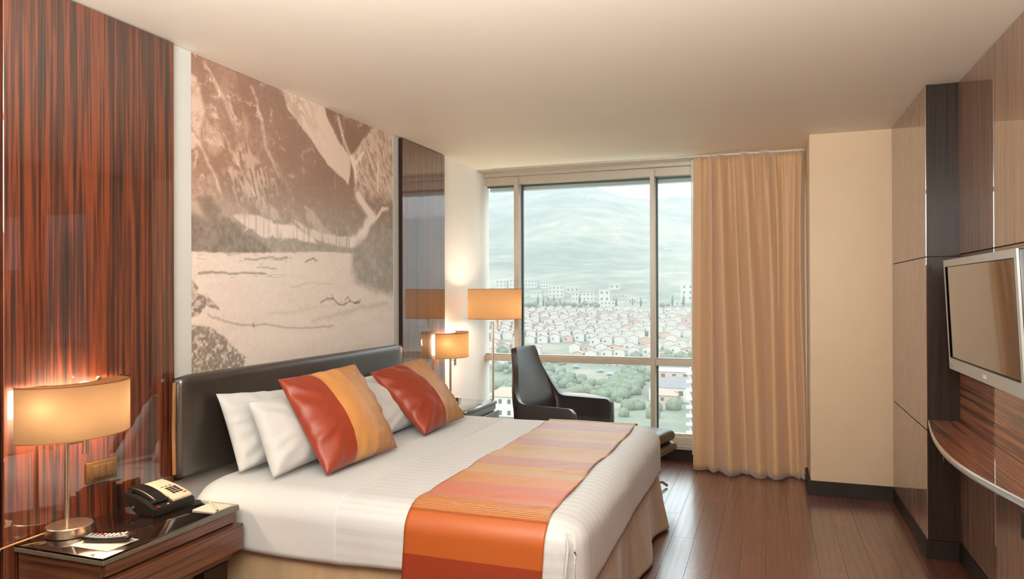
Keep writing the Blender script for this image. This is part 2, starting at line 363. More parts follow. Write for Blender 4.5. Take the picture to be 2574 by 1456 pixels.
# column by the window
tag(box('wall_column', .272, XR+.02, YP, 6.3, 0, 2.5, M['column_paint'], None, .003, 2), kind='structure')
B = M['baseboard']
tag(box('baseboard_column', .252, XR+.001, YP-.02, YP, 0, .096, B, None, .001, 1), kind='structure')
tag(box('baseboard_column_side', .252, .272, YP, 6.14, 0, .096, B, None, .001, 1), kind='structure')
tag(box('baseboard_pier', XR-.006, XR+.02, YR-.008, YP-.02, 0, .096, B, None, .001, 1), kind='structure')
tag(box('baseboard_pier_end', XR+.02, XT, YR-.008, YR, 0, .096, B, None, .001, 1), kind='structure')
tag(box('baseboard_right', XT-.01, XT+.02, YR-4.8, YR-.008, 0, .096, B, None, .001, 1), kind='structure')
tag(box('baseboard_left', XW, XW+.012, 5.216, 6.12, 0, .096, B, None, .001, 1), kind='structure')

# window
W = empty('window_1', (0, 6.13, 0), kind='structure'); W['kind'] = 'structure'
def wbox(nm, *a, mt='alu', bev=.002): 
    o = box(nm, a[0], a[1], a[2]-6.13, a[3]-6.13, a[4], a[5], M[mt], W, bev, 1); return o
YF, YGl = 6.13, 6.235
XL0, XR0 = -2.45, .30
mull = [(-2.158, -2.116), (-.94, -.901), (.15, .19)]
for a, b in mull: wbox('mullion', a, b, YF, YGl+.05, .12, 2.44)
for a, b in mull: wbox('gasket', b, b+.012, YGl-.012, YGl+.02, .2, 2.38, mt='gasket', bev=0)
wbox('head', XL0, XR0, YF-.02, YGl+.05, 2.455, 2.50)
wbox('head_rail', XL0, XR0, YF+.02, YGl+.05, 2.385, 2.455)
wbox('gasket', XL0, XR0, YGl-.012, YGl+.01, 2.372, 2.385, mt='gasket', bev=0)
wbox('outer_head', XL0, XR0, YGl+.05, YGl+.12, 2.345, 2.5, mt='roof_light')
segs = [(XL0, -2.158), (-2.116, -.94), (-.901, .15)]
for a, b in segs:
    wbox('transom', a, b, YF+.01, YGl+.04, .785, .835)
    wbox('transom_bead', a, b, YF+.04, YGl+.0, .835, .848)
    wbox('sill_rail', a, b, YF+.02, YGl+.05, .13, .195)
    wbox('sill_bead', a, b, YF+.05, YGl+.0, .195, .215)
    for z0, z1 in ((.215, .79), (.845, 2.385)):
        o = box('pane', a, b, YGl+.004-6.13, YGl+.010-6.13, z0, z1, M['glass'], W)
wbox('sill', XL0, XR0, YF-.035, YGl+.04, .10, .13)
tag(box('baseboard_window', XW, .272, 6.125, 6.145, 0, .10, B), kind='structure')
box_o = tag(box('wall_window_upstand', -2.6, .9, 6.145, 6.36, -.1, .10, M['plaster']), kind='structure')
tag(box('wall_facade_left', -3.2, XW-.12, 6.26, 6.45, -.3, 2.9, M['plaster']), kind='structure')

# ---------------------------------------------------------------- mural (flat photo print)
nu, nv = 470, 385; y0, y1, z0, z1 = 2.575, 4.43, .98, 2.497
yy, zz = np.meshgrid(np.linspace(y0, y1, nu), np.linspace(z0, z1, nv), indexing='ij')
P = np.stack([np.full_like(yy, XW+.004), yy, zz], -1)
wx = .050*(fbm(yy*6, zz*6, 5, .6)-.5); wz = .050*(fbm(yy*6+40, zz*6+9, 5, .6)-.5); u, v = yy+wx, zz+wz
def poly_mask(pts, soft=0):
    ins = np.zeros(u.shape, bool); dist = np.full(u.shape, 9.); n = len(pts)
    for k in range(n):
        (ax, ay), (bx_, by_) = pts[k], pts[(k+1) % n]
        c_ = ((ay > v) != (by_ > v)) & (u < (bx_-ax)*(v-ay)/((by_-ay) or 1e-9)+ax); ins ^= c_
        t = np.clip(((u-ax)*(bx_-ax)+(v-ay)*(by_-ay))/((bx_-ax)**2+(by_-ay)**2), 0, 1); dist = np.minimum(dist, np.hypot(u-ax-t*(bx_-ax), v-ay-t*(by_-ay)))
    sd = np.where(ins, dist, -dist); s_ = soft or .008; return sst(-s_, s_, sd)
def line_mask(pts, wd):
    r_ = 0
    for (ax, ay), (bx_, by_) in zip(pts, pts[1:]):
        t = np.clip(((u-ax)*(bx_-ax)+(v-ay)*(by_-ay))/((bx_-ax)**2+(by_-ay)**2), 0, 1); r_ = np.maximum(r_, np.exp(-((u-ax-t*(bx_-ax))**2+(v-ay-t*(by_-ay))**2)/wd**2))
    return r_
def put(T, mk, val): return T*(1-mk)+mk*val
fine = fbm(yy*55, zz*55, 4, .7)-.5; streak = ridged(yy*26+zz*20+wx*60, zz*9-yy*5, 5, .6); rock = ridged(yy*9+wx*30, zz*9+wz*30, 6, .65)
scr = ridged(yy*30+zz*9, zz*12, 4, .6)
T = .44+.10*(fbm(yy*5, zz*5, 4)-.5)*2+.16*fine+.26*sst(.72, .9, rock)
# pale rock faces of the nearer mountain
for pts, k in (([(2.887, 2.165), (2.776, 1.973), (2.86, 1.86), (3.05, 1.86), (3.19, 1.93), (3.10, 2.04), (3.0, 2.13)], .75), ([(2.62, 2.16), (2.70, 2.26), (2.79, 2.14), (2.72, 2.02)], .5), ([(2.90, 2.40), (2.96, 2.30), (2.98, 2.16), (2.92, 2.2)], .4), ([(3.16, 2.12), (3.24, 2.04), (3.33, 1.86), (3.22, 1.92)], .45), ([(2.66, 1.94), (2.76, 1.98), (2.76, 1.86)], .5)):
    T = put(T, k*poly_mask(pts, .03), .70-.34*sst(.5, .85, scr))
T = put(T, .8*poly_mask([(2.5, 2.45), (2.61, 2.40), (2.66, 2.25), (2.63, 2.08), (2.5, 2.04)], .012), .82-.3*sst(.6, .9, rock))
for pts, wd, k in (([(2.66, 2.48), (2.80, 2.33), (2.86, 2.22)], .010, .3), ([(2.98, 2.45), (3.06, 2.30), (3.10, 2.16), (3.2, 2.02)], .010, .28), ([(2.6, 2.12), (2.72, 1.96), (2.78, 1.86)], .007, .3), ([(3.19, 2.50), (3.30, 2.40)], .008, .35), ([(2.80, 2.15), (2.92, 2.02), (3.0, 1.9)], .006, .25)): T = T+k*.55*line_mask(pts, wd*1.3)*(.4+1.2*fbm(yy*30, zz*30, 3))
# the long smooth flank and the bright slope behind it
T = put(T, poly_mask([(3.16, 2.53), (3.329, 2.39), (3.631, 2.18), (3.979, 2.03), (4.05, 1.80), (3.5, 1.88), (3.3, 2.0), (3.15, 2.25)], .05)*.75, .42+.14*fine+.10*(fbm(yy*9, zz*9, 3)-.5)+.16*sst(.8, .95, rock))
T = put(T, poly_mask([(3.193, 2.53), (3.60, 2.53), (3.66, 2.44), (3.80, 2.31), (3.888, 2.25), (3.872, 2.08), (3.63, 2.165), (3.401, 2.33), (3.277, 2.405)], .008), .86-.20*sst(.5, .85, streak)*sst(3.7, 3.3, yy)-.05*fine)
T = put(T, poly_mask([(3.60, 2.52), (3.80, 2.50), (4.02, 2.40), (3.90, 2.26), (3.80, 2.34)], .02), .36+.2*sst(.7, .9, rock))
T = put(T, poly_mask([(3.88, 2.24), (4.02, 2.40), (4.2, 2.52), (4.5, 2.52), (4.5, 2.02), (4.2, 1.99), (3.98, 2.05)], .012), .56+.26*sst(.45, .8, streak)-.2*sst(.75, .9, rock)*.8)
T = T+.38*line_mask([(3.76, 2.46), (3.86, 2.30), (3.93, 2.22), (3.95, 2.10)], .016)+.35*line_mask([(3.93, 2.22), (4.04, 2.32)], .012)+.3*line_mask([(4.24, 2.3), (4.22, 2.1)], .008)
# dark saddle and white ravine
T = put(T, .6*poly_mask([(3.97, 2.05), (4.5, 2.05), (4.5, 1.86), (4.1, 1.86), (3.9, 1.95)], .03), .40+.15*fine)
T = put(T, np.clip(line_mask([(3.98, 2.02), (4.08, 1.95), (4.16, 1.90), (4.10, 1.86), (4.06, 1.80), (3.97, 1.74), (3.90, 1.72)], .034)*1.5, 0, 1), .93)
T = put(T, np.clip(line_mask([(4.20, 1.90), (4.28, 1.97), (4.36, 1.98)], .012)*1.4, 0, 1), .9)
# lower banks
T = put(T, .7*poly_mask([(3.25, 1.95), (3.9, 1.93), (3.95, 1.78), (3.2, 1.82)], .05), .46+.16*fine)
T = put(T, poly_mask([(2.84, 1.775), (2.90, 1.80), (3.13, 1.80), (3.17, 1.72), (3.08, 1.70), (2.95, 1.735)], .008), .78-.16*sst(.5, .9, vnoise(yy*70, zz*4)))
T = put(T, poly_mask([(3.10, 1.78), (3.30, 1.77), (3.45, 1.745), (3.55, 1.69), (3.35, 1.70), (3.15, 1.70)], .008), .86-.2*sst(.5, .9, vnoise(yy*60, zz*6)))
T = put(T, poly_mask([(3.30, 1.80), (3.42, 1.785), (3.62, 1.76), (3.88, 1.76), (3.88, 1.70), (3.5, 1.72)], .008), .76-.2*sst(.5, .9, vnoise(yy*60, zz*6)))
T = put(T, .8*poly_mask([(2.99, 1.87), (3.06, 1.90), (3.16, 1.86), (3.2, 1.80), (3.05, 1.80)], .012), .66-.15*sst(.5, .9, scr))
T = put(T, .8*poly_mask([(3.42, 1.90), (3.50, 1.88), (3.60, 1.80), (3.68, 1.76), (3.56, 1.76), (3.45, 1.83)], .010), .68-.1*sst(.5, .9, scr))
T = put(T, .75*poly_mask([(2.5, 1.95), (2.66, 1.93), (2.95, 1.80), (2.80, 1.78), (2.5, 1.82)], .03), .50+.12*fine)
T = put(T, .7*poly_mask([(2.5, 1.85), (2.60, 1.83), (2.70, 1.78), (2.5, 1.77)], .02), .60)
T = put(T, .85*poly_mask([(2.62, 1.85), (2.70, 1.87), (2.76, 1.80), (2.72, 1.75), (2.66, 1.78)], .02), .28+.3*fine)
# scrub band, woods, river flat
T = put(T, sst(1.70, 1.685, zz+.25*wz), .47+.22*fine+.1*(fbm(yy*30, zz*60, 3)-.5))
T = put(T, poly_mask([(2.4, 1.80), (2.60, 1.76), (2.70, 1.755), (2.78, 1.77), (2.90, 1.725), (3.02, 1.69), (3.12, 1.63), (3.05, 1.60), (2.4, 1.575)], .015), .27+.34*fine+.16*(fbm(yy*18, zz*18, 3)-.4))
rl = 1.600+.055*sst(2.58, 3.9, yy)
plain = .82+.08*(fbm(yy*5, zz*30, 4)-.5)+.12*fine*1.2
plain = plain-.28*sst(.88, .97, ridged(yy*2.2+3, zz*26+4, 3))*sst(1.42, 1.5, zz)
T = put(T, sst(rl+.006, rl-.006, zz+.006*(fbm(yy*40, zz*40, 2)-.5)), plain)
for pts, wd, k in (([(2.622, 1.494), (2.76, 1.497), (2.98, 1.505), (3.093, 1.50)], .006, .42), ([(2.93, 1.580), (3.10, 1.592), (3.26, 1.592)], .006, .35), ([(3.02, 1.535), (3.16, 1.537)], .005, .28), ([(2.67, 1.30), (2.85, 1.265), (3.0, 1.245), (3.3, 1.225), (3.47, 1.205), (3.7, 1.21)], .006, .28), ([(3.1, 1.30), (3.4, 1.32), (3.9, 1.36)], .010, .08), ([(3.3, 1.45), (3.7, 1.47)], .006, .12), ([(3.5, 1.25), (4.0, 1.31), (4.35, 1.33)], .018, .12), ([(2.99, 1.262), (2.993, 1.235)], .004, .35)): T = T-k*line_mask(pts, wd)
for pts, wd in (([(3.58, 1.355), (3.64, 1.385), (3.71, 1.381), (3.76, 1.345), (3.804, 1.337), (3.884, 1.363), (3.93, 1.345), (3.99, 1.340)], .005), ([(3.71, 1.381), (3.68, 1.41)], .003), ([(3.884, 1.363), (3.86, 1.39), (3.83, 1.372)], .004), ([(3.93, 1.345), (4.0, 1.352)], .006), ([(3.42, 1.585), (3.50, 1.60), (3.53, 1.585)], .005)): T = T-.42*line_mask(pts, wd)
T = put(T, poly_mask([(4.5, 2.03), (4.415, 2.0), (4.25, 1.87), (4.123, 1.788), (3.954, 1.713), (3.91, 1.66), (3.907, 1.548), (3.95, 1.48), (4.072, 1.443), (4.25, 1.41), (4.5, 1.38)], .045), .46+.26*(fbm(yy*22+zz*8, zz*22, 4, .6)-.5)+.12*fine)
lv = vnoise(yy*75+2*vnoise(yy*25, zz*25), zz*75); lv2 = vnoise(yy*110+9, zz*110)
bsh = np.maximum(poly_mask([(2.4, 1.27), (2.60, 1.255), (2.72, 1.235), (2.80, 1.20), (2.86, 1.15), (2.93, 1.09), (2.90, 1.03), (2.86, .97), (2.4, .9)], .008), np.maximum(poly_mask([(2.4, 1.50), (2.58, 1.47), (2.62, 1.43), (2.60, 1.41), (2.68, 1.385), (2.76, 1.33), (2.66, 1.345), (2.60, 1.30), (2.4, 1.25)], .008), .0))
T = put(T, bsh, .26+.34*sst(.35, .85, lv)+.18*sst(.4, .9, lv2))
T = np.clip(T, .06, .97)
mur = grid_mesh('wall_mural', P, [], attr={'tone': T, 'warmth': np.clip(sst(1.62, 2.15, zz)*.9+.35*sst(3.1, 2.6, yy), 0, 1)})
mur.data.materials.clear()
m = mat('mural_print', (.5, .5, .5, 1), .55); a = N(m, 'ShaderNodeAttribute', attribute_name='tone'); b = N(m, 'ShaderNodeAttribute', attribute_name='warmth')
fn = noise_tex(m, coords(m), 160, 4, .7); f2 = N(m, 'ShaderNodeMath', operation='MULTIPLY_ADD'); L(m, fn, f2.inputs[0]); f2.inputs[1].default_value = .16; f3 = N(m, 'ShaderNodeMath', operation='SUBTRACT'); L(m, a.outputs['Fac'], f3.inputs[0]); f3.inputs[1].default_value = .08; L(m, f3.outputs[0], f2.inputs[2])
cg = ramp(m, f2.outputs[0], [(.1, lin(96, 90, 84)), (.45, lin(156, 148, 138)), (.8, lin(218, 206, 196)), (1, lin(236, 228, 220))])
cw = ramp(m, f2.outputs[0], [(.1, lin(96, 74, 62)), (.45, lin(150, 116, 98)), (.8, lin(212, 184, 164)), (1, lin(234, 216, 202))])
L(m, mixc(m, b.outputs['Fac'], cg, cw), bsdf(m).inputs['Base Color']); mur.data.materials.append(m)
tag(mur, 'large sepia photo mural of a rocky canyon and riverbed above the headboard', 'mural')

# ================================================================ FURNITURE
# headboard
hb = empty('headboard', (XW, 3.4, .6), label='long dark leather headboard fixed to the wall under the mural', cat='headboard')
box('backing', .008, .04, 2.455-3.4, 4.44-3.4, .0, .44, M['baseboard'], hb)
o = cushion_box('leather_pad', (.038, 2.415-3.4, .01), (.105, 4.40-3.4, .457), (.03, .035, .03), 26, M['leather'], hb)
bm = bmesh.new(); tube(bm, [(.068, 2.412-3.4, .04), (.068, 2.408-3.4, .24), (.068, 2.412-3.4, .43)], .009, 8); o = autosmooth(from_bm('piping', bm, varied('gold_piping', lin(120, 84, 50), .05, 20, .5), hb), 50); o['label'] = 'tan edge piping'

# bed
bed = empty('bed', (-1.45, 3.4, 0), label='wide bed with pale satin skirt under the white duvet', cat='bed')
def bl(x, y): return (x+1.45, y-3.4)
o = box('bed_base', -2.34+1.45, -.68+1.45, 2.50-3.4, 4.31-3.4, .04, .34, M['bed_side'], bed, .02)
o = cushion_box('mattress', (-2.345+1.45, 2.47-3.4, .34), (-.67+1.45, 4.34-3.4, .585), (.10, .10, .09), 10, M['sheet'], bed)
# skirt: ribbon around the three open sides
def rect_path(x0, x1, y0, y1, r, n):
    pts = []; segs_ = [((x0, y0), (x1-r, y0)), None, ((x1, y0+r), (x1, y1-r)), None, ((x1-r, y1), (x0, y1))]
    A = np.linspace(0, 1, n)
    for t in A: pts.append((x0+(x1-r-x0)*t, y0, 0, -1))
    for t in np.linspace(0, 1, 12)[1:-1]: q = -math.pi/2+t*math.pi/2; pts.append((x1-r+r*math.cos(q), y0+r+r*math.sin(q), math.cos(q), math.sin(q)))
    for t in A: pts.append((x1, y0+r+(y1-y0-2*r)*t, 1, 0))
    for t in np.linspace(0, 1, 12)[1:-1]: q = t*math.pi/2; pts.append((x1-r+r*math.cos(q), y1-r+r*math.sin(q), math.cos(q), math.sin(q)))
    for t in A: pts.append((x1-r-(x1-r-x0)*t, y1, 0, 1))
    return np.array(pts)
pp = rect_path(-2.33, -.645, 2.455, 4.355, .03, 110); s = np.concatenate([[0], np.cumsum(np.hypot(np.diff(pp[:, 0]), np.diff(pp[:, 1])))])
nz = 22; P = np.zeros((len(pp), nz, 3))
corner = np.exp(-((pp[:, 0]+.645)**2+(pp[:, 1]-4.355)**2)/.02); foot = (pp[:, 2] > .5)
for j in range(nz):
    h = j/(nz-1); z = .42-h*.408
    fold = .010*np.sin(s*11+1.5*np.sin(s*3))+.012*(fbm(s*5, s*0+h*1.2, 3)-.5)*2
    out = h*(.018+fold*(1.0+.6*foot))+corner*h*.06+foot*h*.02*(1+np.sin(s*6.5+h))
    P[:, j, 0] = pp[:, 0]+pp[:, 2]*out+1.45; P[:, j, 1] = pp[:, 1]+pp[:, 3]*out-3.4; P[:, j, 2] = z
o = grid_mesh('bed_skirt', P, M['skirt'], bed); md_ = o.modifiers.new('s', 'SOLIDIFY'); md_.thickness = .004
# duvet
LO, HI, RR = (-2.335, 2.41, .20), (-.600, 4.405, .612), (.12, .12, .10)
def build_duvet():
    bm = bmesh.new(); lo, hi = Vector(LO), Vector(HI); zt = hi.z; hem = .365
    # parameter sheet: u along X (top then down the foot), v across Y (down near side, top, down far side)
    nx, ny = 130, 150; top_x = hi.x-lo.x; dropz = zt-hem
    me_v = []; acr = []
    us = np.linspace(0, top_x+dropz, nx); vs = np.linspace(-dropz, (hi.y-lo.y)+dropz, ny)
    def flat(uv_, L_, lo_, drop):
        return uv_
    P = np.zeros((nx, ny, 3)); A = np.zeros((nx, ny))
    for i, uu in enumerate(us):
        for j, vv in enumerate(vs):
            dx = max(0, uu-top_x); dy = max(0, -vv, vv-(hi.y-lo.y)); d = max(dx, dy)
            x = lo.x+min(uu, top_x); y = lo.y+min(max(vv, 0), hi.y-lo.y)
            P[i, j] = round_pt((x, y, zt-d), LO, HI, RR); A[i, j] = (lo.y+vv)
    # pillowy unevenness and hanging folds
    top = sst(.50, .60, P[..., 2])
    P[..., 2] += top*(.012*(fbm(P[..., 0]*3, P[..., 1]*3, 3)-.5)-.004)
    side = 1-top
    nearf = (P[..., 1] < 2.46); ff = (P[..., 0] > -.66)
    w1 = .010*(fbm(P[..., 0]*4, P[..., 2]*2.5, 3)-.5)*2; P[..., 1] -= side*nearf*(w1+.004*np.sin(P[..., 0]*23)*0)
    w2 = .012*(fbm(P[..., 1]*4, P[..., 2]*2.5+5, 3)-.5)*2; P[..., 0] += side*ff*w2
    hemw = sst(.42, .365, P[..., 2]); P[..., 2] += hemw*(.012*np.sin(P[..., 0]*5+1)+.008*np.sin(P[..., 1]*4))
    P[..., 2] += hemw*ff*.0
    # sag towards the head corner of the near side
    hc = sst(-2.05, -2.335, P[..., 0])*sst(2.60, 2.42, P[..., 1]); P[..., 2] -= hc*top*.02
    return P, A, us, vs
P, A, us, vs = build_duvet()
SHEET_X = -1.60; isp = int(np.argmin(abs(us-(SHEET_X+2.335))))
duvet = grid_mesh('duvet', P[isp-1:], M['stripe'], attr={'across': A[isp-1:]}); md_ = duvet.modifiers.new('s', 'SOLIDIFY'); md_.thickness = .006; md_.offset = -1
tag(duvet, 'white satin-striped duvet draped over the bed and its foot end', 'duvet')
P2 = P[:isp+2].copy(); 
tl = sst(0, 1, (np.arange(P2.shape[0])/(P2.shape[0]-1)))[:, None]; P2[..., 2] += .003; P2[..., 1] += np.where(P2[..., 2] < .52, np.where(P2[..., 1] < 3.4, -.003, .003), 0)
fs = grid_mesh('turned_sheet', P2, M['sheet']); md_ = fs.modifiers.new('s', 'SOLIDIFY'); md_.thickness = .005; md_.offset = -1
tag(fs, 'plain white sheet turned over the head end of the bed', 'sheet')
bm = bmesh.new(); tube(bm, [(-.668, 2.432, .575), (-.655, 2.414, .53), (-.660, 2.406, .46), (-.668, 2.404, .372)], [.001, .0045, .005, .005], 8); o = autosmooth(from_bm('corner_pleat', bm, M['stripe'], duvet), 60)
# runner
xs = np.linspace(-1.29, -.745, 44); vv = np.linspace(-.42, 1.995+.03, 230); Pr = np.zeros((44, 230, 3)); sv = np.zeros((44, 230))
for i, x in enumerate(xs):
    for j, q in enumerate(vv):
        d = max(0, -q, q-1.995); y = LO[1]+min(max(q, 0), 1.995)
        p = round_pt((x, y, HI[2]-d), LO, HI, (.12, .12, .10))
        if q > 1.93: p = Vector((x, y+.004, HI[2]+.0-(q-1.93)*.25))
        xe = x+.006*math.sin(q*5.1+.8)+(.004*math.sin(q*11+2)); wr_ = .0075*(fbm(x*9, q*22+2*math.sin(x*4), 4)-.5)*2
        crease = -.006*abs(math.sin(q*7.5))**14
        top = 1 if q > .1 else 0
        Pr[i, j] = (xe, p.y-(.005 if q < .1 else 0), p.z+.0035+(wr_*.38+crease)*top); sv[i, j] = q
        if q < .1: Pr[i, j, 1] -= .004*(fbm(x*5, q*5, 3)-.5)
runner = grid_mesh('bed_runner', Pr, [], attr={'along': sv, 'acrs': (Pr[..., 0]+1.29)/.545}); runner.data.materials.clear()
m = mat('runner_satin', lin(200, 150, 90), .42, sheen=.05); a = N(m, 'ShaderNodeAttribute', attribute_name='along')
mr = N(m, 'ShaderNodeMapRange'); mr.inputs[1].default_value = -.45; mr.inputs[2].default_value = 2.05; L(m, a.outputs['Fac'], mr.inputs[0])
gold, mauve, orange, rust, pink = lin(182, 140, 90), lin(172, 118, 98), lin(158, 76, 24), lin(128, 44, 15), lin(166, 104, 82)
qp = lambda q: (q+.45)/2.5
bands = [(-.45, rust), (-.185, orange), (.02, lin(184, 112, 56)), (.165, lin(180, 104, 80)), (.375, lin(186, 120, 64)), (.54, gold), (.70, mauve), (.86, gold), (1.14, mauve), (1.30, gold), (1.60, mauve), (1.78, gold)]
# a colour ramp of satin bands sewn across the runner
c = ramp(m, mr.outputs[0], [(max(0, qp(q)), cc) for q, cc in bands], 'CONSTANT')
# pleated part near the edge of the mattress
pl_ = N(m, 'ShaderNodeMath', operation='MULTIPLY'); L(m, a.outputs['Fac'], pl_.inputs[0]); pl_.inputs[1].default_value = 2*math.pi/.0125
ps = N(m, 'ShaderNodeMath', operation='SINE'); L(m, pl_.outputs[0], ps.inputs[0])
msk = ramp(m, mr.outputs[0], [(0, (0, 0, 0, 1)), (qp(.0), (1, 1, 1, 1)), (qp(.155), (0, 0, 0, 1))], 'CONSTANT')
hgt = N(m, 'ShaderNodeMath', operation='MULTIPLY'); L(m, ps.outputs[0], hgt.inputs[0]); L(m, msk, hgt.inputs[1])
L(m, mixc(m, .22, c, mixc(m, noise_tex(m, coords(m, (2, 1, 1)), 12, 4), c, (.9, .9, .9, 1), 'MULTIPLY')), bsdf(m).inputs['Base Color'])
bump(m, hgt.outputs[0], .8, .003); runner.data.materials.append(m)
md_ = runner.modifiers.new('s', 'SOLIDIFY'); md_.thickness = .002; md_.offset = 1
tag(runner, 'orange and gold banded satin runner across the foot of the bed', 'bed runner')

# pillows
def pillow(name, c, th, mt, seed=0, n=46, pinch=.05, wr=.006, p=.42):
    """c = corners BL, BR, TR, TL as seen from the foot of the bed"""
    BL, BR, TR, TL = [np.array(q, float) for q in c]
    t = np.linspace(-1, 1, n); t = np.sign(t)*np.abs(t)**.85; U_, V_ = np.meshgrid(t, t, indexing='ij')
    uu = U_*(1-pinch*(1-V_**2)); ww = V_*(1-pinch*(1-U_**2)); a = (uu+1)/2; b = (ww+1)/2
    B = (1-a)[..., None]*(1-b)[..., None]*BL+a[..., None]*(1-b)[..., None]*BR+a[..., None]*b[..., None]*TR+(1-a)[..., None]*b[..., None]*TL
    nrm = np.cross((BR-BL)+(TR-TL), (TL-BL)+(TR-BR)); nrm /= np.linalg.norm(nrm)
    if nrm[0] < 0: nrm = -nrm
    prof = ((1-U_**2).clip(0))**p*((1-V_**2).clip(0))**p
    ang = np.arctan2(V_, U_); rad = np.hypot(U_, V_)
    wrk = wr*(fbm(U_*2.2+seed, V_*2.2+seed*2, 4)-.5)*3*np.minimum(1, prof*3)
    wrk = wrk+wr*.9*np.sin(ang*17+seed+3*fbm(U_*2+seed, V_*2, 2))*sst(.55, 1.1, rad)*sst(0, .35, prof)
    th = th*(1+.25*(-V_)*.6)
    F_ = B+nrm*(th*.62*prof+wrk)[..., None]; K_ = B-nrm*(th*.38*prof)[..., None]
    me = bpy.data.meshes.new(name); idx = np.arange(n*n).reshape(n, n); bid = idx+n*n; bid = bid.copy()
    bid[0] = idx[0]; bid[-1] = idx[-1]; bid[:, 0] = idx[:, 0]; bid[:, -1] = idx[:, -1]
    q = lambda I: np.stack([I[:-1, :-1], I[1:, :-1], I[1:, 1:], I[:-1, 1:]], -1).reshape(-1, 4)
    f = np.concatenate([q(idx), q(bid)[:, ::-1]])
    me.from_pydata(np.concatenate([F_.reshape(-1, 3), K_.reshape(-1, 3)]).tolist(), [], f.tolist())
    l = me.uv_layers.new(name='UVMap'); uvv = np.stack([(U_+1)/2, (V_+1)/2], -1).reshape(-1, 2); uvv = np.concatenate([uvv, uvv])
    vi = np.zeros(len(me.loops), int); me.loops.foreach_get('vertex_index', vi); l.data.foreach_set('uv', uvv[vi].ravel())
    me.polygons.foreach_set('use_smooth', [True]*len(me.polygons)); me.update()
    bm = bmesh.new(); bm.from_mesh(me); bmesh.ops.delete(bm, geom=[v for v in bm.verts if not v.link_faces], context='VERTS'); bm.to_mesh(me); bm.free()
    return link(name, me, mt)
G = 'white pillows stood against the headboard'
zb = .628
o = pillow('pillow', [(-2.17, 2.56, zb), (-2.17, 3.27, zb), (-2.30, 3.27, .91), (-2.305, 2.57, .965)], .15, M['pillow'], 1)
tag(o, 'white pillow nearest the lamp, rearmost against the headboard', 'pillow', G)
o = pillow('pillow', [(-1.97, 2.53, zb), (-1.99, 3.25, zb), (-2.14, 3.27, .90), (-2.15, 2.585, .935)], .16, M['pillow'], 5)
tag(o, 'white pillow in front of its twin, behind the nearer orange cushion', 'pillow', G)
o = pillow('pillow', [(-2.17, 3.50, zb), (-2.17, 4.22, zb), (-2.30, 4.22, .90), (-2.305, 3.52, .91)], .15, M['pillow'], 9)
tag(o, 'white pillow against the far half of the headboard, mostly hidden', 'pillow', G)
o = pillow('pillow', [(-1.96, 3.40, zb), (-1.97, 4.12, zb), (-2.14, 4.12, .885), (-2.15, 3.42, .90)], .16, M['pillow'], 13)
tag(o, 'white pillow between the two orange cushions, showing in their gap', 'pillow', G)
def cushion_mat(name, stops, p0, p1):
    m = mat(name, lin(200, 120, 60), .48, sheen=.08); t = N(m, 'ShaderNodeTexCoord'); sx = N(m, 'ShaderNodeSeparateXYZ'); L(m, t.outputs['UV'], sx.inputs[0])
    c = ramp(m, sx.outputs[0], stops, 'CONSTANT'); nz_ = noise_tex(m, coords(m, (1, 1, 1), 'UV'), 7, 4)
    L(m, mixc(m, nz_, c, (.8, .8, .8, 1), 'MULTIPLY'), bsdf(m).inputs['Base Color'])
    a = N(m, 'ShaderNodeMath', operation='MULTIPLY'); L(m, sx.outputs[0], a.inputs[0]); a.inputs[1].default_value = 2*math.pi/.0165
    s_ = N(m, 'ShaderNodeMath', operation='SINE'); L(m, a.outputs[0], s_.inputs[0])
    k = ramp(m, sx.outputs[0], [(0, (0, 0, 0, 1)), (p0, (1, 1, 1, 1)), (p1, (0, 0, 0, 1))], 'CONSTANT'); h = N(m, 'ShaderNodeMath', operation='MULTIPLY'); L(m, s_.outputs[0], h.inputs[0]); L(m, k, h.inputs[1])
    bump(m, h.outputs[0], .9, .003); return m
ru, go, rp = lin(136, 46, 18), lin(192, 132, 72), lin(154, 80, 46)
cA = cushion_mat('cushion_three_band', [(0, ru), (.34, go), (.93, rp)], .62, .93)
cB = cushion_mat('cushion_two_band', [(0, ru), (.46, go), (.95, rp)], .46, .95)
G = 'orange satin cushions on the bed'
o = pillow('cushion', [(-1.795, 2.66, .625), (-1.765, 3.235, .63), (-2.0, 3.22, 1.045), (-2.085, 2.71, 1.02)], .17, cA, 3, 60, .03, .0065, .5)
tag(o, 'rust and gold square cushion leaning nearest the near bedside lamp', 'cushion', G)
o = pillow('cushion', [(-1.78, 3.57, .625), (-1.765, 4.09, .64), (-2.05, 4.075, 1.0), (-2.14, 3.60, .955)], .17, cB, 8, 60, .03, .0065, .5)
tag(o, 'rust and gold square cushion farther along, beside the window lamp', 'cushion', G)

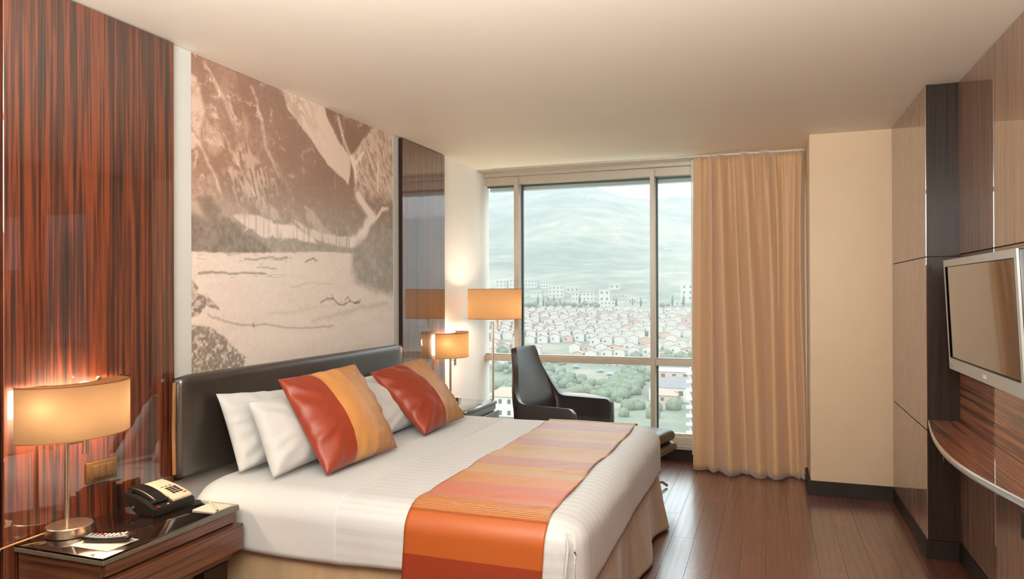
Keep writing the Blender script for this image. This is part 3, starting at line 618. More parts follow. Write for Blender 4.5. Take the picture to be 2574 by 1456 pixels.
# nightstands
def nightstand():
    r = empty('nightstand', (-2.2145, 2.057, 0), label='dark wooden nightstand with black glass top and phone, beside the near lamp', cat='nightstand', group='nightstands beside the bed')
    X = lambda x: x+2.2145
    Y = lambda y: y-2.057
    bm = bmesh.new(); bx(bm, X(-2.412), X(-2.012), Y(1.742), Y(2.372), .538, .56, .003, 2); t = autosmooth(from_bm('top', bm, M['black_glass'], r)); t['label'] = 'black glass top'
    box('top_edge', X(-2.414), X(-2.0105), Y(1.7405), Y(2.3735), .536, .5525, M['edge_grey'], r, .002, 1)
    box('body', X(-2.405), X(-2.035), Y(1.755), Y(2.36), .345, .536, M['wood_n'], r, .002, 1)
    box('side_panel', X(-2.405), X(-2.036), Y(1.7515), Y(1.7549), .345, .535, M['wood_nx'], r)
    box('rail', X(-2.035), X(-2.018), Y(1.755), Y(2.36), .495, .534, M['wood_n'], r, .001, 1)
    d = box('drawer', X(-2.035), X(-1.998), Y(1.748), Y(2.382), .382, .484, M['wood_n'], r, .002, 1)
    for sx, sy in ((-2.39, 1.77), (-2.39, 2.26), (-2.085, 1.77), (-2.085, 2.20)):
        bm = bmesh.new(); w_, d_ = (.055, .085) if sy < 2.2 else (.055, .13)
        v = []
        for z, k in ((0, .7), (.345, 1)):
            v.append([bm.verts.new((X(sx)+w_/2+sx_*w_/2*k, Y(sy)+d_/2+sy_*d_/2*k, z)) for sx_, sy_ in ((-1, -1), (1, -1), (1, 1), (-1, 1))])
        bm.faces.new(v[0][::-1]); bm.faces.new(v[1])
        for k in range(4): bm.faces.new((v[0][k], v[0][(k+1) % 4], v[1][(k+1) % 4], v[1][k]))
        from_bm('leg', bm, M['wood_dark'], r)
    return r
def copy_tree(o, parent=None):
    c = o.copy(); C.objects.link(c)
    if parent: c.parent = parent
    for ch in list(o.children): copy_tree(ch, c)
    return c
ns = nightstand(); ns2 = copy_tree(ns); ns2.location.y += 2.93
ns2['label'] = 'dark wooden nightstand with glass top between the bed and the window'
# D-shaped shade lamp
def dshape(a, b, n=40, inset=0):
    return [((b-inset)*math.cos(t), (a-inset)*math.sin(t)) for t in np.linspace(-math.pi/2, math.pi/2, n)]
def table_lamp():
    r = empty('table_lamp', (-2.335, 1.885, .561), label='nickel lamp with lit half-round shade, beside the phone', cat='lamp', group='bedside lamps')
    lathe('base', [(0, 0), (.074, 0), (.0755, .002), (.0755, .032), (.073, .035), (0, .0355)], M['nickel'], r, 64)
    tube_o('pole', [(-.006, -.005, .035), (-.006, -.005, .355)], .0085, M['nickel'], r, 18)
    tube_o('swing_arm', [(-.006, -.005, .318), (.004, .055, .318)], .005, M['nickel'], r)
    tube_o('socket', [(.004, .06, .272), (.004, .06, .345)], .0105, M['nickel'], r)
    bx0, by0 = -2.404+2.335, 1.945-1.885; zl, zh = .898-.561, 1.094-.561; a, b = .212, .168
    out = dshape(a, b); inn = dshape(a, b, inset=.003); n = len(out)
    bm = bmesh.new(); R0 = [bm.verts.new((x+bx0, y+by0, zl)) for x, y in out]; R1 = [bm.verts.new((x+bx0, y+by0, zh)) for x, y in out]
    Q0 = [bm.verts.new((x+bx0, y+by0, zl)) for x, y in inn]; Q1 = [bm.verts.new((x+bx0, y+by0, zh)) for x, y in inn]
    for k in range(n-1): bm.faces.new((R0[k], R0[k+1], R1[k+1], R1[k]))
    for v in Q0+Q1: bm.verts.remove(v)
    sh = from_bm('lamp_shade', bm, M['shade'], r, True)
    # top plate with a bay cut out of its back edge
    bm = bmesh.new(); bay = [(.052*math.cos(t)*1.15+bx0, .105*math.sin(t)+by0) for t in np.linspace(math.pi/2, -math.pi/2, 24)]
    poly = [(x+bx0, y+by0) for x, y in dshape(a-.002, b-.002)]+bay
    vs_ = [bm.verts.new((x, y, zh-.006)) for x, y in poly]; bm.faces.new(vs_); bmesh.ops.triangulate(bm, faces=bm.faces[:]); tp = from_bm('shade_top', bm, M['shade_trim'], r); md_ = tp.modifiers.new('s', 'SOLIDIFY'); md_.thickness = .002
    for z in (zl, zh-.004):
        bm = bmesh.new(); o1 = dshape(a+.0012, b+.0012); pts = [(x+bx0, y+by0) for x, y in o1]
        A0 = [bm.verts.new((x, y, z)) for x, y in pts]; A1 = [bm.verts.new((x, y, z+.004)) for x, y in pts]
        for k in range(n-1): bm.faces.new((A0[k], A0[k+1], A1[k+1], A1[k]))
        from_bm('shade_trim', bm, M['shade_trim'], sh, True)
    bm = bmesh.new(); tube(bm, [(.004, .06, .345), (.004, .06, .37)], .012, 12); bmesh.ops.create_uvsphere(bm, u_segments=16, v_segments=10, radius=.02, matrix=Matrix.Translation((.004, .06, .40)))
    bulb = autosmooth(from_bm('bulb', bm, M['white_print'], r), 60)
    bm = bmesh.new(); bmesh.ops.create_uvsphere(bm, u_segments=14, v_segments=8, radius=.010, matrix=Matrix.Translation((bx0+.05, by0+.075, zh+.004))); from_bm('finial', bm, M['nickel'], r, True)
    return r
LW = (1, .72, .48)
lamp = table_lamp(); lamp2 = copy_tree(lamp); lamp2.location.y += 3.27; lamp2.location.x += .0
lamp2['label'] = 'nickel lamp with lit half-round shade beside the window'
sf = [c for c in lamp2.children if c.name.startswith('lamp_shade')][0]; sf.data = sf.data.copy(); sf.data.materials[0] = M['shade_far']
for l_, en in ((lamp, 5.0), (lamp2, 2.7)):
    p = l_.location
    for dy, dz in ((-.09, .46), (-.02, .40), (.06, .46), (.14, .40), (.20, .46)): light('bulb_light', 'POINT', (p.x-.006, p.y+dy, p.z+dz), en, LW, shadow_soft_size=.055)
# cord of the near lamp
o = tube_o('lamp_cord', [(-2.39, 1.84, .572), (-2.403, 1.78, .566), (-2.405, 1.735, .5645), (-2.407, 1.69, .562), (-2.409, 1.66, .50)], .0035, M['cord']); tag(o, 'brown lamp cord running off the near nightstand', 'cord')
# floor lamp by the window
fl_ = empty('floor_lamp', (-2.127, 5.56, 0), label='tall slim floor lamp with wide orange drum shade by the window', cat='lamp')
lathe('base', [(0, 0), (.13, 0), (.132, .003), (.132, .018), (.128, .022), (0, .024)], M['nickel'], fl_, 48)
tube_o('pole', [(-.016, 0, .02), (-.016, 0, 1.165)], .0085, M['nickel'], fl_)
tube_o('swing_arm', [(-.016, 0, 1.13), (.022, .0, 1.13)], .0045, M['nickel'], fl_)
tube_o('socket', [(.024, 0, 1.10), (.024, 0, 1.26)], .009, M['nickel'], fl_)
bm = bmesh.new(); n = 64; R0 = [bm.verts.new((.222*math.cos(2*math.pi*k/n), .222*math.sin(2*math.pi*k/n), 1.19)) for k in range(n)]; R1 = [bm.verts.new((v.co.x, v.co.y, 1.436)) for v in R0]
for k in range(n): bm.faces.new((R0[k], R0[(k+1) % n], R1[(k+1) % n], R1[k]))
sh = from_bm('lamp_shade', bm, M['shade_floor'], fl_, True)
for z in (1.19, 1.432): lathe('shade_trim', [(.2235, z), (.2235, z+.004)], M['shade_trim'], sh, 64)
bm = bmesh.new(); bmesh.ops.create_uvsphere(bm, u_segments=16, v_segments=10, radius=.026, matrix=Matrix.Translation((.024, 0, 1.29))); from_bm('bulb', bm, M['white_print'], fl_, True)
for dx, dz in ((-.10, 1.27), (0, 1.35), (.10, 1.27)): light('bulb_light', 'POINT', (-2.127+dx, 5.56, dz), 4.8, LW, shadow_soft_size=.06)

# phone
ph = empty('telephone', (-2.28, 2.225, .561), label='black desk telephone with cream keypad plate on the near nightstand', cat='telephone')
def zt(x): return .088-.055*(x+.09)/.19      # sloping top, x from the wall
nx = 14; bm = bmesh.new(); prof = [( -.09+.19*i/nx) for i in range(nx+1)]
def slab(bm, xs, y0, y1, ztf, zbf, curve=0):
    rows = []
    for x in xs:
        rows.append([bm.verts.new((x, y0, zbf(x))), bm.verts.new((x, y1, zbf(x))), bm.verts.new((x, y1, ztf(x))), bm.verts.new((x, y0, ztf(x)))])
    for a, b in zip(rows, rows[1:]):
        for k in range(4): bm.faces.new((a[k], a[(k+1) % 4], b[(k+1) % 4], b[k]))
    bm.faces.new(rows[0]); bm.faces.new(rows[-1][::-1])
arch = lambda x: zt(x)+.010*(1-((x-.005)/.095)**2)
belly = lambda x: max(0.0, .062*max(0, (-(x)-.0)/.09)**1.3)
slab(bm, prof, -.105, .105, arch, belly); bmesh.ops.recalc_face_normals(bm, faces=bm.faces[:]); bmesh.ops.bevel(bm, geom=[e for e in bm.edges if e.calc_face_angle(0) > .8], offset=.004, segments=2, affect='EDGES'); autosmooth(from_bm('body', bm, M['black_plastic'], ph))
bm = bmesh.new(); slab(bm, prof[:-1], .002, .099, lambda x: arch(x)+.008, lambda x: arch(x)-.002); bmesh.ops.recalc_face_normals(bm, faces=bm.faces[:]); o = autosmooth(from_bm('keypad_plate', bm, M['cream_plate'], ph)); kp = o
for i in range(4):
    for j in range(3):
        x = .005+i*.0135; y = .030+j*.019
        o = box('key', x, x+.0085, y, y+.013, arch(x)+.007, arch(x)+.0105, M['key_black'], kp)
        o = box('key_print', x+.001, x+.003, y+.0135, y+.0165, arch(x)+.0078, arch(x)+.0086, M['key_black'], kp)
for y in (.022, .042, .062): box('key', -.012, -.008, y, y+.014, arch(-.01)+.007, arch(-.01)+.0095, M['key_black'], kp)
box('red_mark', .062, .066, .075, .090, arch(.066)+.0055, arch(.06)+.0095, M['red'], kp)
bm = bmesh.new(); hx = [-.082+.155*i/12 for i in range(13)]; slab(bm, hx, -.080, -.018, lambda x: arch(x)+.020+.006*(1-((x+.004)/.08)**2), lambda x: arch(x)+.001); bmesh.ops.recalc_face_normals(bm, faces=bm.faces[:]); bmesh.ops.bevel(bm, geom=[e for e in bm.edges if e.calc_face_angle(0) > .8], offset=.006, segments=3, affect='EDGES'); autosmooth(from_bm('handset', bm, M['black_plastic'], ph))
for sx in (-.07, .055): box('cradle', sx, sx+.02, -.088, -.012, arch(sx)-.003, arch(sx)+.008, M['black_plastic'], ph, .002)
box('message_light', .089, .095, -.085, -.073, arch(.09)-.001, arch(.09)+.002, M['red'], ph)
box('emblem', .089, .094, -.035, -.027, arch(.09)-.001, arch(.09)+.0015, M['white_print'], ph)
o = tube_o('phone_jack', [(-.02, -.106, .03), (-.02, -.112, .03)], .006, M['bronze'], ph)
ph.rotation_euler = (0, 0, -.04); ph.scale = (.92, .93, .88)

# notepad and pen, card, remote
npd = empty('notepad', (-2.07, 2.292, .5605), rz=0.02, label='small white notepad at the far corner of the near nightstand', cat='notepad')
bm = bmesh.new(); bx(bm, -.055, .052, -.05, .05, 0, .004); from_bm('pages', bm, M['paper'], npd)
bm = bmesh.new(); bx(bm, -.054, .051, -.049, .049, .004, .0046); from_bm('cover_sheet', bm, M['paper_grey'], npd)
pn = empty('pen', (-2.055, 2.285, .569), label='slim pale green ballpoint pen lying on the notepad', cat='pen')
d = Vector((-.085, .055, .002)); e_ = Vector((.042, -.032, .0)); tube_o('barrel', [e_*.95, d*.7], .0035, M['pen'], pn, 10); tube_o('cap', [d*.7, d], .0055, M['pen'], pn, 10)
bm = bmesh.new(); tube(bm, [e_*.95, e_*1.12], [.0033, .001], 8); from_bm('tip', bm, M['key_black'], pn)
cd = box('note_card', -.085, .085, -.0625, .0625, 0, .0012, M['paper']); cd.location = (-2.137, 1.856, .5605); cd.rotation_euler = (0, 0, .0); tag(cd, 'cream paper card under the remote control', 'card')
rm = empty('remote_control', (-2.135, 1.868, .562), rz=math.radians(20), label='dark television remote control with coloured buttons on the cream card', cat='remote control')
bm = rbox((-.085, -.024, 0), (.085, .024, .024), 0, 9)
for v_ in bm.verts:
    p = round_pt(v_.co, (-.085, -.024, 0), (.085, .024, .024), (.02, .014, .011)); t = p.x/.085; p.z += .006*t*t-.003+.004*(t > 0)*t; p.y *= 1+.12*t; v_.co = Vector((p.x, p.y, max(0.0005, p.z)))
from_bm('body', bm, M['black_plastic'], rm, True)
zr = lambda x: .0215+.006*(x/.085)**2+.004*max(0, x/.085)
for i in range(9):
    for j in range(3):
        x = -.058+i*.0145; y = -.011+j*.011; mt = M['white_print'] if i > 2 else (M['blue_print'] if j < 2 else M['red'])
        if i in (3, 7): mt = M['red'] if j == 1 else mt
        bm = bmesh.new(); bx(bm, x-.0045, x+.0045, y-.003, y+.003, zr(x)-.004, zr(x)+.0012, .001, 1); from_bm('button', bm, mt, rm)
# wall socket
so = empty('wall_socket', (XPN, 2.083, .732), label='bronze wall socket plate behind the phone', cat='socket')
box('plate', 0, .009, -.066, .066, -.040, .040, M['bronze'], so, .003)
box('frame', .009, .0115, -.046, .046, -.026, .026, M['bronze'], so, .001, 1)
for y in (-.044, -.0145, .015): box('module', .0115, .0145, y, y+.0285, -.024, .024, M['bronze'], so, .002)

# television
tv = empty('television', (.81, 3.455, 1.035), label='silver-framed flat television mounted on the veneer wall', cat='television')
tl_ = math.atan2(.025, .522); tv.rotation_euler = (0, -tl_, 0); tv.location = (.825, 3.455, 1.035)
w2, h_ = .545, .522
bm = bmesh.new()
fw, ft, fb = .032, .034, .058
for (ya, yb, za, zb_) in ((-w2, w2, 0, fb), (-w2, w2, h_-ft, h_), (-w2, -w2+fw, fb, h_-ft), (w2-fw, w2, fb, h_-ft)): bx(bm, 0, .009, ya, yb, za, zb_, .001, 1)
from_bm('bezel', bm, M['silver'], tv)
M['screen'] = varied('screen_glass', lin(20, 18, 17), .05, 5, .05, coat=1, coat_ior=1.6)
box('screen', .005, .0088, -w2+fw-.001, w2-fw+.001, fb-.001, h_-ft+.001, M['screen'], tv)
bm = bmesh.new()
for (ya, yb, za, zb_) in ((-w2+fw-.004, w2-fw+.004, fb-.003, fb), (-w2+fw-.004, -w2+fw, fb, h_-ft), (w2-fw, w2-fw+.004, fb, h_-ft), (-w2+fw, w2-fw, h_-ft, h_-ft+.003)): bx(bm, -.001, .006, ya, yb, za, zb_)
from_bm('inner_trim', bm, M['key_black'], tv)
box('back_case', .009, .075, -w2+.001, w2-.001, .001, h_-.001, M['black_plastic'], tv, .006)
box('wall_mount', .075, .10, -.12, .12, .18, .36, M['black_plastic'], tv)
def text(name, s, size, loc, rot, mt, parent, depth=.0004):
    cu = bpy.data.curves.new(name, 'FONT'); cu.body = s; cu.size = size; cu.extrude = depth; cu.align_x = 'CENTER'; cu.align_y = 'CENTER'
    t = bpy.data.objects.new(name, cu); C.objects.link(t); bpy.context.view_layer.update()
    me = bpy.data.meshes.new_from_object(t.evaluated_get(bpy.context.evaluated_depsgraph_get())); bpy.data.objects.remove(t)
    o = link(name, me, mt, parent); o.location = loc; o.rotation_euler = rot; return o
text('brand_letters', 'LG', .022, (-.0008, -.072, .026), (math.radians(90), 0, math.radians(-90)), M['white_print'], tv)
bm = bmesh.new(); bmesh.ops.create_circle(bm, cap_ends=True, segments=20, radius=.0095, matrix=Matrix.Translation((-.0012, -.046, .026)) @ Matrix.Rotation(math.radians(90), 4, 'Y')); from_bm('brand_emblem', bm, M['white_print'], tv)
box('indicator', -.0008, .0, w2-.055, w2-.04, .018, .026, M['bronze'], tv)

# wall desk with curved edge
dk_ = empty('wall_desk', (XT, 3.2, .73), label='curved veneer wall desk with metal edge below the television', cat='desk')
edge = [(.938, 4.318), (.797, 4.318), (.765, 4.12), (.735, 3.90), (.712, 3.68), (.700, 3.45), (.702, 3.30), (.716, 3.15), (.738, 3.0), (.765, 2.86), (.80, 2.70), (.84, 2.45), (.938, 2.30)]
# smooth the curve
E_ = np.array(edge[1:-1]); t0 = np.linspace(0, 1, len(E_)); t1 = np.linspace(0, 1, 60); Es = np.stack([np.interp(t1, t0, E_[:, 0]), np.interp(t1, t0, E_[:, 1])], -1)
for _ in range(40): Es[1:-1] = (Es[:-2]+2*Es[1:-1]+Es[2:])/4
poly = [(x-XT, y-3.2) for x, y in [edge[0]]+Es.tolist()+[edge[-1]]]
bm = bmesh.new(); prism(bm, poly, -.026, 0); from_bm('desk_top', bm, M['wood_h'], dk_)
pe = [(x-XT, y-3.2) for x, y in Es.tolist()]; P = np.array([[(x-.0015, y, .0008), (x-.004, y, -.003), (x-.004, y, -.024), (x-.001, y, -.0268)] for x, y in pe]); o = grid_mesh('edge_trim', P, M['chrome'] if False else varied('satin_steel', lin(215, 210, 204), .02, 30, .3, metal=.8), dk_); md_ = o.modifiers.new('s', 'SOLIDIFY'); md_.thickness = .002; o['label'] = 'bright metal edge strip'
box('bracket', -.18, -.002, .6, .63, -.11, -.026, M['baseboard'], dk_)
box('bracket', -.18, -.002, -.5, -.47, -.11, -.026, M['baseboard'], dk_)

# curtain
px_top = [-.515, -.44, -.37, -.255, -.165, -.105, -.025, .04, .12, .18, .235]
px_bot = [-.525, -.40, -.275, -.165, -.075, -.045, .055, .09, .165, .20, .245]
nx, nz = 420, 50; P = np.zeros((nx, nz, 3)); X_ = np.linspace(-.565, .262, nx)
for j in range(nz):
    h = j/(nz-1); z = 2.485-h*2.478; g = h**.8
    y = np.zeros(nx); A_ = .055+.085*g
    for k, (a, b) in enumerate(zip(px_top, px_bot)):
        c_ = a+(b-a)*g+.01*math.sin(h*4+k); wd = (.022+.022*g)*(1.7 if k in (0, 2, 4, 6) else .8)
        amp = A_*(1.15 if k in (2, 4, 6) else .55+.3*math.sin(k*2.1))*(1-.35*(k > 6)*(1-g)); y = np.maximum(y, amp*np.exp(-np.abs((X_-c_)/wd)**1.9))
    fine = .004*np.sin(X_*150+3*np.sin(X_*9))*(1-g)**2
    P[:, j, 0] = X_+.004*np.sin(h*6+X_*9); P[:, j, 1] = 5.955-.085*g*.6-y-fine+.006*(fbm(X_*9, X_*0+h*3, 2)-.5); P[:, j, 2] = z+(.012*(y/.1)*-1*h if False else 0)-.0*h
P[:, -1, 2] -= 0; P[:, :, 2] -= (P[:, :, 1] < 5.84)*0
cur = grid_mesh('curtain', P, M['curtain']); md_ = cur.modifiers.new('s', 'SOLIDIFY'); md_.thickness = .003
tag(cur, 'full length pleated tan curtain gathered beside the window column', 'curtain')
P = np.zeros((60, 30, 3)); X_ = np.linspace(-.59, -.35, 60)
for j in range(30):
    h = j/29; P[:, j, 0] = X_; P[:, j, 1] = 6.02+.012*np.sin(X_*160+h); P[:, j, 2] = 2.48-h*2.40
sh_ = grid_mesh('sheer_curtain', P, M['sheer']); tag(sh_, 'thin white sheer curtain tucked behind the tan curtain', 'curtain')
tk = box('curtain_track', -2.3, .26, 5.945, 5.965, 2.485, 2.4995, M['alu']); tag(tk, 'slim curtain track on the ceiling along the window', 'curtain track')

# lounge chair
def lounge_chair():
    r = empty('lounge_chair', (-1.45, 5.15, 0), rz=math.atan2(-.232, .974), label='black leather swivel lounge chair between the bed and the window', cat='chair')
    nt_, nh = 84, 26; P = np.zeros((nt_, nh, 3))
    for i, t in enumerate(np.linspace(-1, 1, nt_)):
        at = abs(t); sg = 1 if t >= 0 else -1
        # plan path: back centre -> corner -> arm front
        if at < .36: l = .285*at/.36*.92; f = -.235+.02*(at/.36)**2
        elif at < .54:
            q = (at-.36)/.18*math.pi/2; l = .262+.038*math.sin(q); f = -.215+.06*(1-math.cos(q))
        else: l = .300; f = -.155+(at-.54)/.46*.435
        H = .995-.395*float(sst(.34, .66, at))**.62 if at > .34 else .995-.012*(at/.34)**4
        H = float(.605+(.992-.605)*(1-sst(.33, .60, at))**1.5) if at > .33 else .992
        if at > .965: H -= .03*((at-.965)/.035)**2
        z0_ = .30
        for j in range(nh):
            h = j/(nh-1); z = z0_+(H-z0_)*h
            up = max(0, (z-.56)/.43); lean = -.105*up-.03*max(0, (.56-z))*-1
            lat = l*(1-.44*float(sst(0, 1, up)))*(1-.10*max(0, (.45-z)/.15))
            P[i, j] = (f+lean, sg*lat, z)
    o = grid_mesh('shell', P, M['leather'], r); s_ = o.modifiers.new('s', 'SOLIDIFY'); s_.thickness = .045; s_.offset = 0; b_ = o.modifiers.new('b', 'BEVEL'); b_.width = .016; b_.segments = 3; b_.limit_method = 'ANGLE'; b_.angle_limit = math.radians(50)
    cushion_box('seat_cushion', (-.22, -.27, .30), (.29, .27, .43), (.04, .04, .045), 14, M['leather'], r, puff=.02)
    lathe('column', [(0, .02), (.03, .02), (.03, .24), (.09, .30), (0, .30)], M['chrome'], r, 24)
    for k in range(4):
        a = math.pi/4+k*math.pi/2; bm = bmesh.new(); tube(bm, [(0, 0, .035), (.30*math.cos(a), .30*math.sin(a), .012)], [.016, .010], 10); autosmooth(from_bm('foot', bm, M['chrome'], r), 50)
    return r
lounge_chair()
ot = empty('footstool', (-.93, 5.13, 0), rz=math.atan2(-.232, .974), label='black leather footstool on a metal star base behind the bed foot', cat='footstool')
cushion_box('cushion', (-.25, -.25, .335), (.25, .25, .415), (.04, .04, .038), 14, M['leather'], ot, puff=.012)
cushion_box('shell', (-.255, -.255, .265), (.265, .255, .332), (.05, .05, .03), 12, M['leather'], ot)
lathe('column', [(0, .02), (.028, .02), (.028, .22), (.08, .268), (0, .268)], M['chrome'], ot, 24)
for k in range(4):
    a = math.pi/4+k*math.pi/2; tube_o('foot', [(0, 0, .04), (.24*math.cos(a), .24*math.sin(a), .04), (.28*math.cos(a), .28*math.sin(a), .012)], .011, M['chrome'], ot, 10)

# ================================================================ OUTSIDE
def at(px, py, Y):
    d = vF+cR*((px-1287)/FPX)-cU*((py-728)/FPX); t = Y/d.y; return Vector((d.x*t, Y, ZC+d.z*t))
def ground_z(x, y):
    x = np.asarray(x, float); y = np.asarray(y, float); a = x/np.maximum(y, 1)
    prof = np.interp(y, [0, 180, 300, 450, 700, 760, 820, 870, 950, 1150, 1400, 1800, 2200, 2600, 3200, 4000], [-46, -46, -46, -42, -20, -14.5, -9.5, -5.5, 7, 32, 72, 145, 235, 330, 400, 380])
    rg = np.interp(a, [-1.2, -.6, -.36, -.32, -.27, -.22, -.17, -.1, .1, .4, .8, 1.2], [.8, 1.05, 1.17, 1.20, 1.17, 1.10, .98, .95, .8, .9, .7, .6])
    n = (fbm(x/420+50, y/420+50, 5)-.5); hm = sst(1100, 1700, y)
    z = np.where(y > 1150, prof*(rg*hm+(1-hm)), prof)
    return z+n*(6*sst(250, 900, y)*0+130*hm)
av = np.linspace(-1.25, 1.25, 240); yv = np.concatenate([np.linspace(25, 1000, 90), np.linspace(1015, 4000, 130)])
AA, YY = np.meshgrid(av, yv, indexing='ij'); XX = AA*YY+(AA*60)
tg = grid_mesh('hillside', np.stack([XX, YY, ground_z(XX, YY)], -1), M['ground']); tag(tg, kind='structure')
def gz(x, y): return float(ground_z(x, y))
# haze filling the valley
hz = box('valley_haze', -3200, 3200, 30, 4400, -120, 430, [])
m = bpy.data.materials.new('haze'); m.use_nodes = True; m.node_tree.nodes.remove(bsdf(m)); vs_ = N(m, 'ShaderNodeVolumeScatter'); vs_.inputs['Color'].default_value = (.47, .485, .48, 1); vs_.inputs['Density'].default_value = .0006
va_ = N(m, 'ShaderNodeVolumeAbsorption'); va_.inputs['Color'].default_value = (0, 0, 0, 1); va_.inputs['Density'].default_value = .00032; vad = N(m, 'ShaderNodeAddShader'); L(m, vs_.outputs[0], vad.inputs[0]); L(m, va_.outputs[0], vad.inputs[1])
L(m, vad.outputs[0], m.node_tree.nodes['Material Output'].inputs['Volume']); hz.data.materials.clear(); hz.data.materials.append(m); tag(hz, 'pale morning haze lying over the valley and hills', 'haze', kind='stuff')
# houses
def house_meshes(w_, d_, h_, rh):
    bm = bmesh.new(); a = [bm.verts.new(p) for p in ((-w_/2, -d_/2, -6), (w_/2, -d_/2, -6), (w_/2, d_/2, -6), (-w_/2, d_/2, -6), (-w_/2, -d_/2, h_), (w_/2, -d_/2, h_), (w_/2, d_/2, h_), (-w_/2, d_/2, h_), (0, -d_/2, h_+rh), (0, d_/2, h_+rh))]
    for f in ((0, 1, 5, 8, 4), (1, 2, 6, 5), (2, 3, 7, 9, 6), (3, 0, 4, 7)): bm.faces.new([a[k] for k in f])
    me = bpy.data.meshes.new('house'); bm.to_mesh(me); bm.free()
    bm = bmesh.new(); e = .35; z = h_+rh
    for s_ in (-1, 1):
        q = [(0, -d_/2-e, z+.15), (0, d_/2+e, z+.15), (s_*(w_/2+e), d_/2+e, h_-.1), (s_*(w_/2+e), -d_/2-e, h_-.1)]
        v = [bm.verts.new(p) for p in q]+[bm.verts.new((p[0], p[1], p[2]-.25)) for p in q]
        for f in ((0, 1, 2, 3), (7, 6, 5, 4), (0, 3, 7, 4), (2, 1, 5, 6), (3, 2, 6, 7)): bm.faces.new([v[k] for k in f])
    bmesh.ops.recalc_face_normals(bm, faces=bm.faces[:]); mr_ = bpy.data.meshes.new('roof'); bm.to_mesh(mr_); bm.free()
    bm = bmesh.new(); bx(bm, -w_*.2-.6, -w_*.2+.6, -d_/2-.06, -d_/2+.05, h_*.35, h_*.35+1.3); mw = bpy.data.meshes.new('window'); bm.to_mesh(mw); bm.free()
    return me, mr_, mw
kinds = []
for (w_, d_, h_, rh, wm) in ((7.4, 9, 4.6, 1.3, 'house_wall'), (7.2, 8, 5.4, 1.2, 'house_wall'), (7.4, 8.5, 3.6, 1.2, 'house_pink')):
    a, b, c = house_meshes(w_, d_, h_, rh); a.materials.append(M[wm]); b.materials.append(M['roof']); c.materials.append(M['win_dark']); kinds.append((a, b, c))
spots = []
rows = np.arange(430, 720, 24)
for ri, yb_ in enumerate(rows):
    for k in range(-60, 120):
        x = -520+k*8.4; y = yb_+(x+.25*yb_)*.42+random.uniform(-1.2, 1.2); x += random.uniform(-.5, .5)+(ri % 3)
        a = x/max(y, 1)
        if y < 448 or y > 715 or a < -1 or a > .9: continue
        if random.random() < .05: continue
        if fbm(x/70+3, y/70+8, 2) > .70: continue
        spots.append((x, y, a))
vis = [s_ for s_ in spots if -.40 < s_[2] < -.08]; vis.sort(key=lambda s_: s_[1])
ind = vis[:295]; rest = [s_ for s_ in spots if s_ not in set(ind) and -.85 < s_[2] < .85]
lab = {0: 'small white gabled terrace house in the rows beyond the window', 1: 'tall white gabled terrace house in the rows beyond the window', 2: 'low pinkish gabled terrace house in the rows beyond the window'}
for i, (x, y, a) in enumerate(ind):
    k = random.choice((0, 0, 1, 1, 2)); me, mr_, mw = kinds[k]
    o = bpy.data.objects.new('terrace_house', me); C.objects.link(o); o.location = (x, y, gz(x, y)); o.rotation_euler = (0, 0, .12+random.uniform(-.05, .05))
    tag(o, lab[k], 'house', ['small white terrace houses', 'tall white terrace houses', 'low pinkish terrace houses'][k])
    rr_ = bpy.data.objects.new('roof', mr_); C.objects.link(rr_); rr_.parent = o
    if random.random() < .5: ww_ = bpy.data.objects.new('window', mw); C.objects.link(ww_); ww_.parent = o
bm = bmesh.new()
for x, y, a in rest:
    z = gz(x, y); w_, d_, h_ = 7.2, 8, random.uniform(3.8, 5); bx(bm, x-w_/2, x+w_/2, y-d_/2, y+d_/2, z-4, z+h_)
    for s_ in (-1, 1):
        q = [bm.verts.new(p) for p in ((x, y-d_/2-.3, z+h_+1.3), (x, y+d_/2+.3, z+h_+1.3), (x+s_*(w_/2+.3), y+d_/2+.3, z+h_), (x+s_*(w_/2+.3), y-d_/2-.3, z+h_))]; f = bm.faces.new(q); f.material_index = 1
    q = [bm.verts.new(p) for p in ((x-w_/2, y-d_/2, z+h_), (x+w_/2, y-d_/2, z+h_), (x, y-d_/2, z+h_+1.25))]; bm.faces.new(q)
o = from_bm('distant_houses', bm, [M['house_wall'], M['roof']]); tag(o, 'packed white houses at the far edge of the town below the hill', 'houses', kind='stuff')
# hillside buildings, placed by bearing and distance
BPOS = []
def block(px, py_base, Y, w_, h_, d_, label, roof='roof_light', floors=2, cols=4, wall='house_wall', rz=.15, hip=0, group=None):
    p = at(px, py_base, Y); BPOS.append((p.x, Y)); o = empty('apartment_block' if floors > 1 else 'villa', (p.x, Y, p.z), rz, label=label, cat='building', group=group)
    box('walls', -w_/2, w_/2, -d_/2, d_/2, -8, h_, M[wall], o)
    if hip:
        bm = bmesh.new(); e = .6; b = [bm.verts.new(q) for q in ((-w_/2-e, -d_/2-e, h_), (w_/2+e, -d_/2-e, h_), (w_/2+e, d_/2+e, h_), (-w_/2-e, d_/2+e, h_), (-w_*.2, 0, h_+hip), (w_*.2, 0, h_+hip))]
        for f in ((0, 1, 5, 4), (1, 2, 5), (2, 3, 4, 5), (3, 0, 4), (3, 2, 1, 0)): bm.faces.new([b[k] for k in f])
        from_bm('roof', bm, M[roof], o)
    else: box('roof', -w_/2-.4, w_/2+.4, -d_/2-.4, d_/2+.4, h_, h_+.6, M[roof], o)
    fh = h_/floors
    for i in range(floors):
        for j in range(cols):
            x = -w_/2+w_*(j+.5)/cols; box('window', x-w_/cols*.18, x+w_/cols*.18, -d_/2-.08, -d_/2+.1, i*fh+fh*.35, i*fh+fh*.75, M['win_dark'], o)
    return o
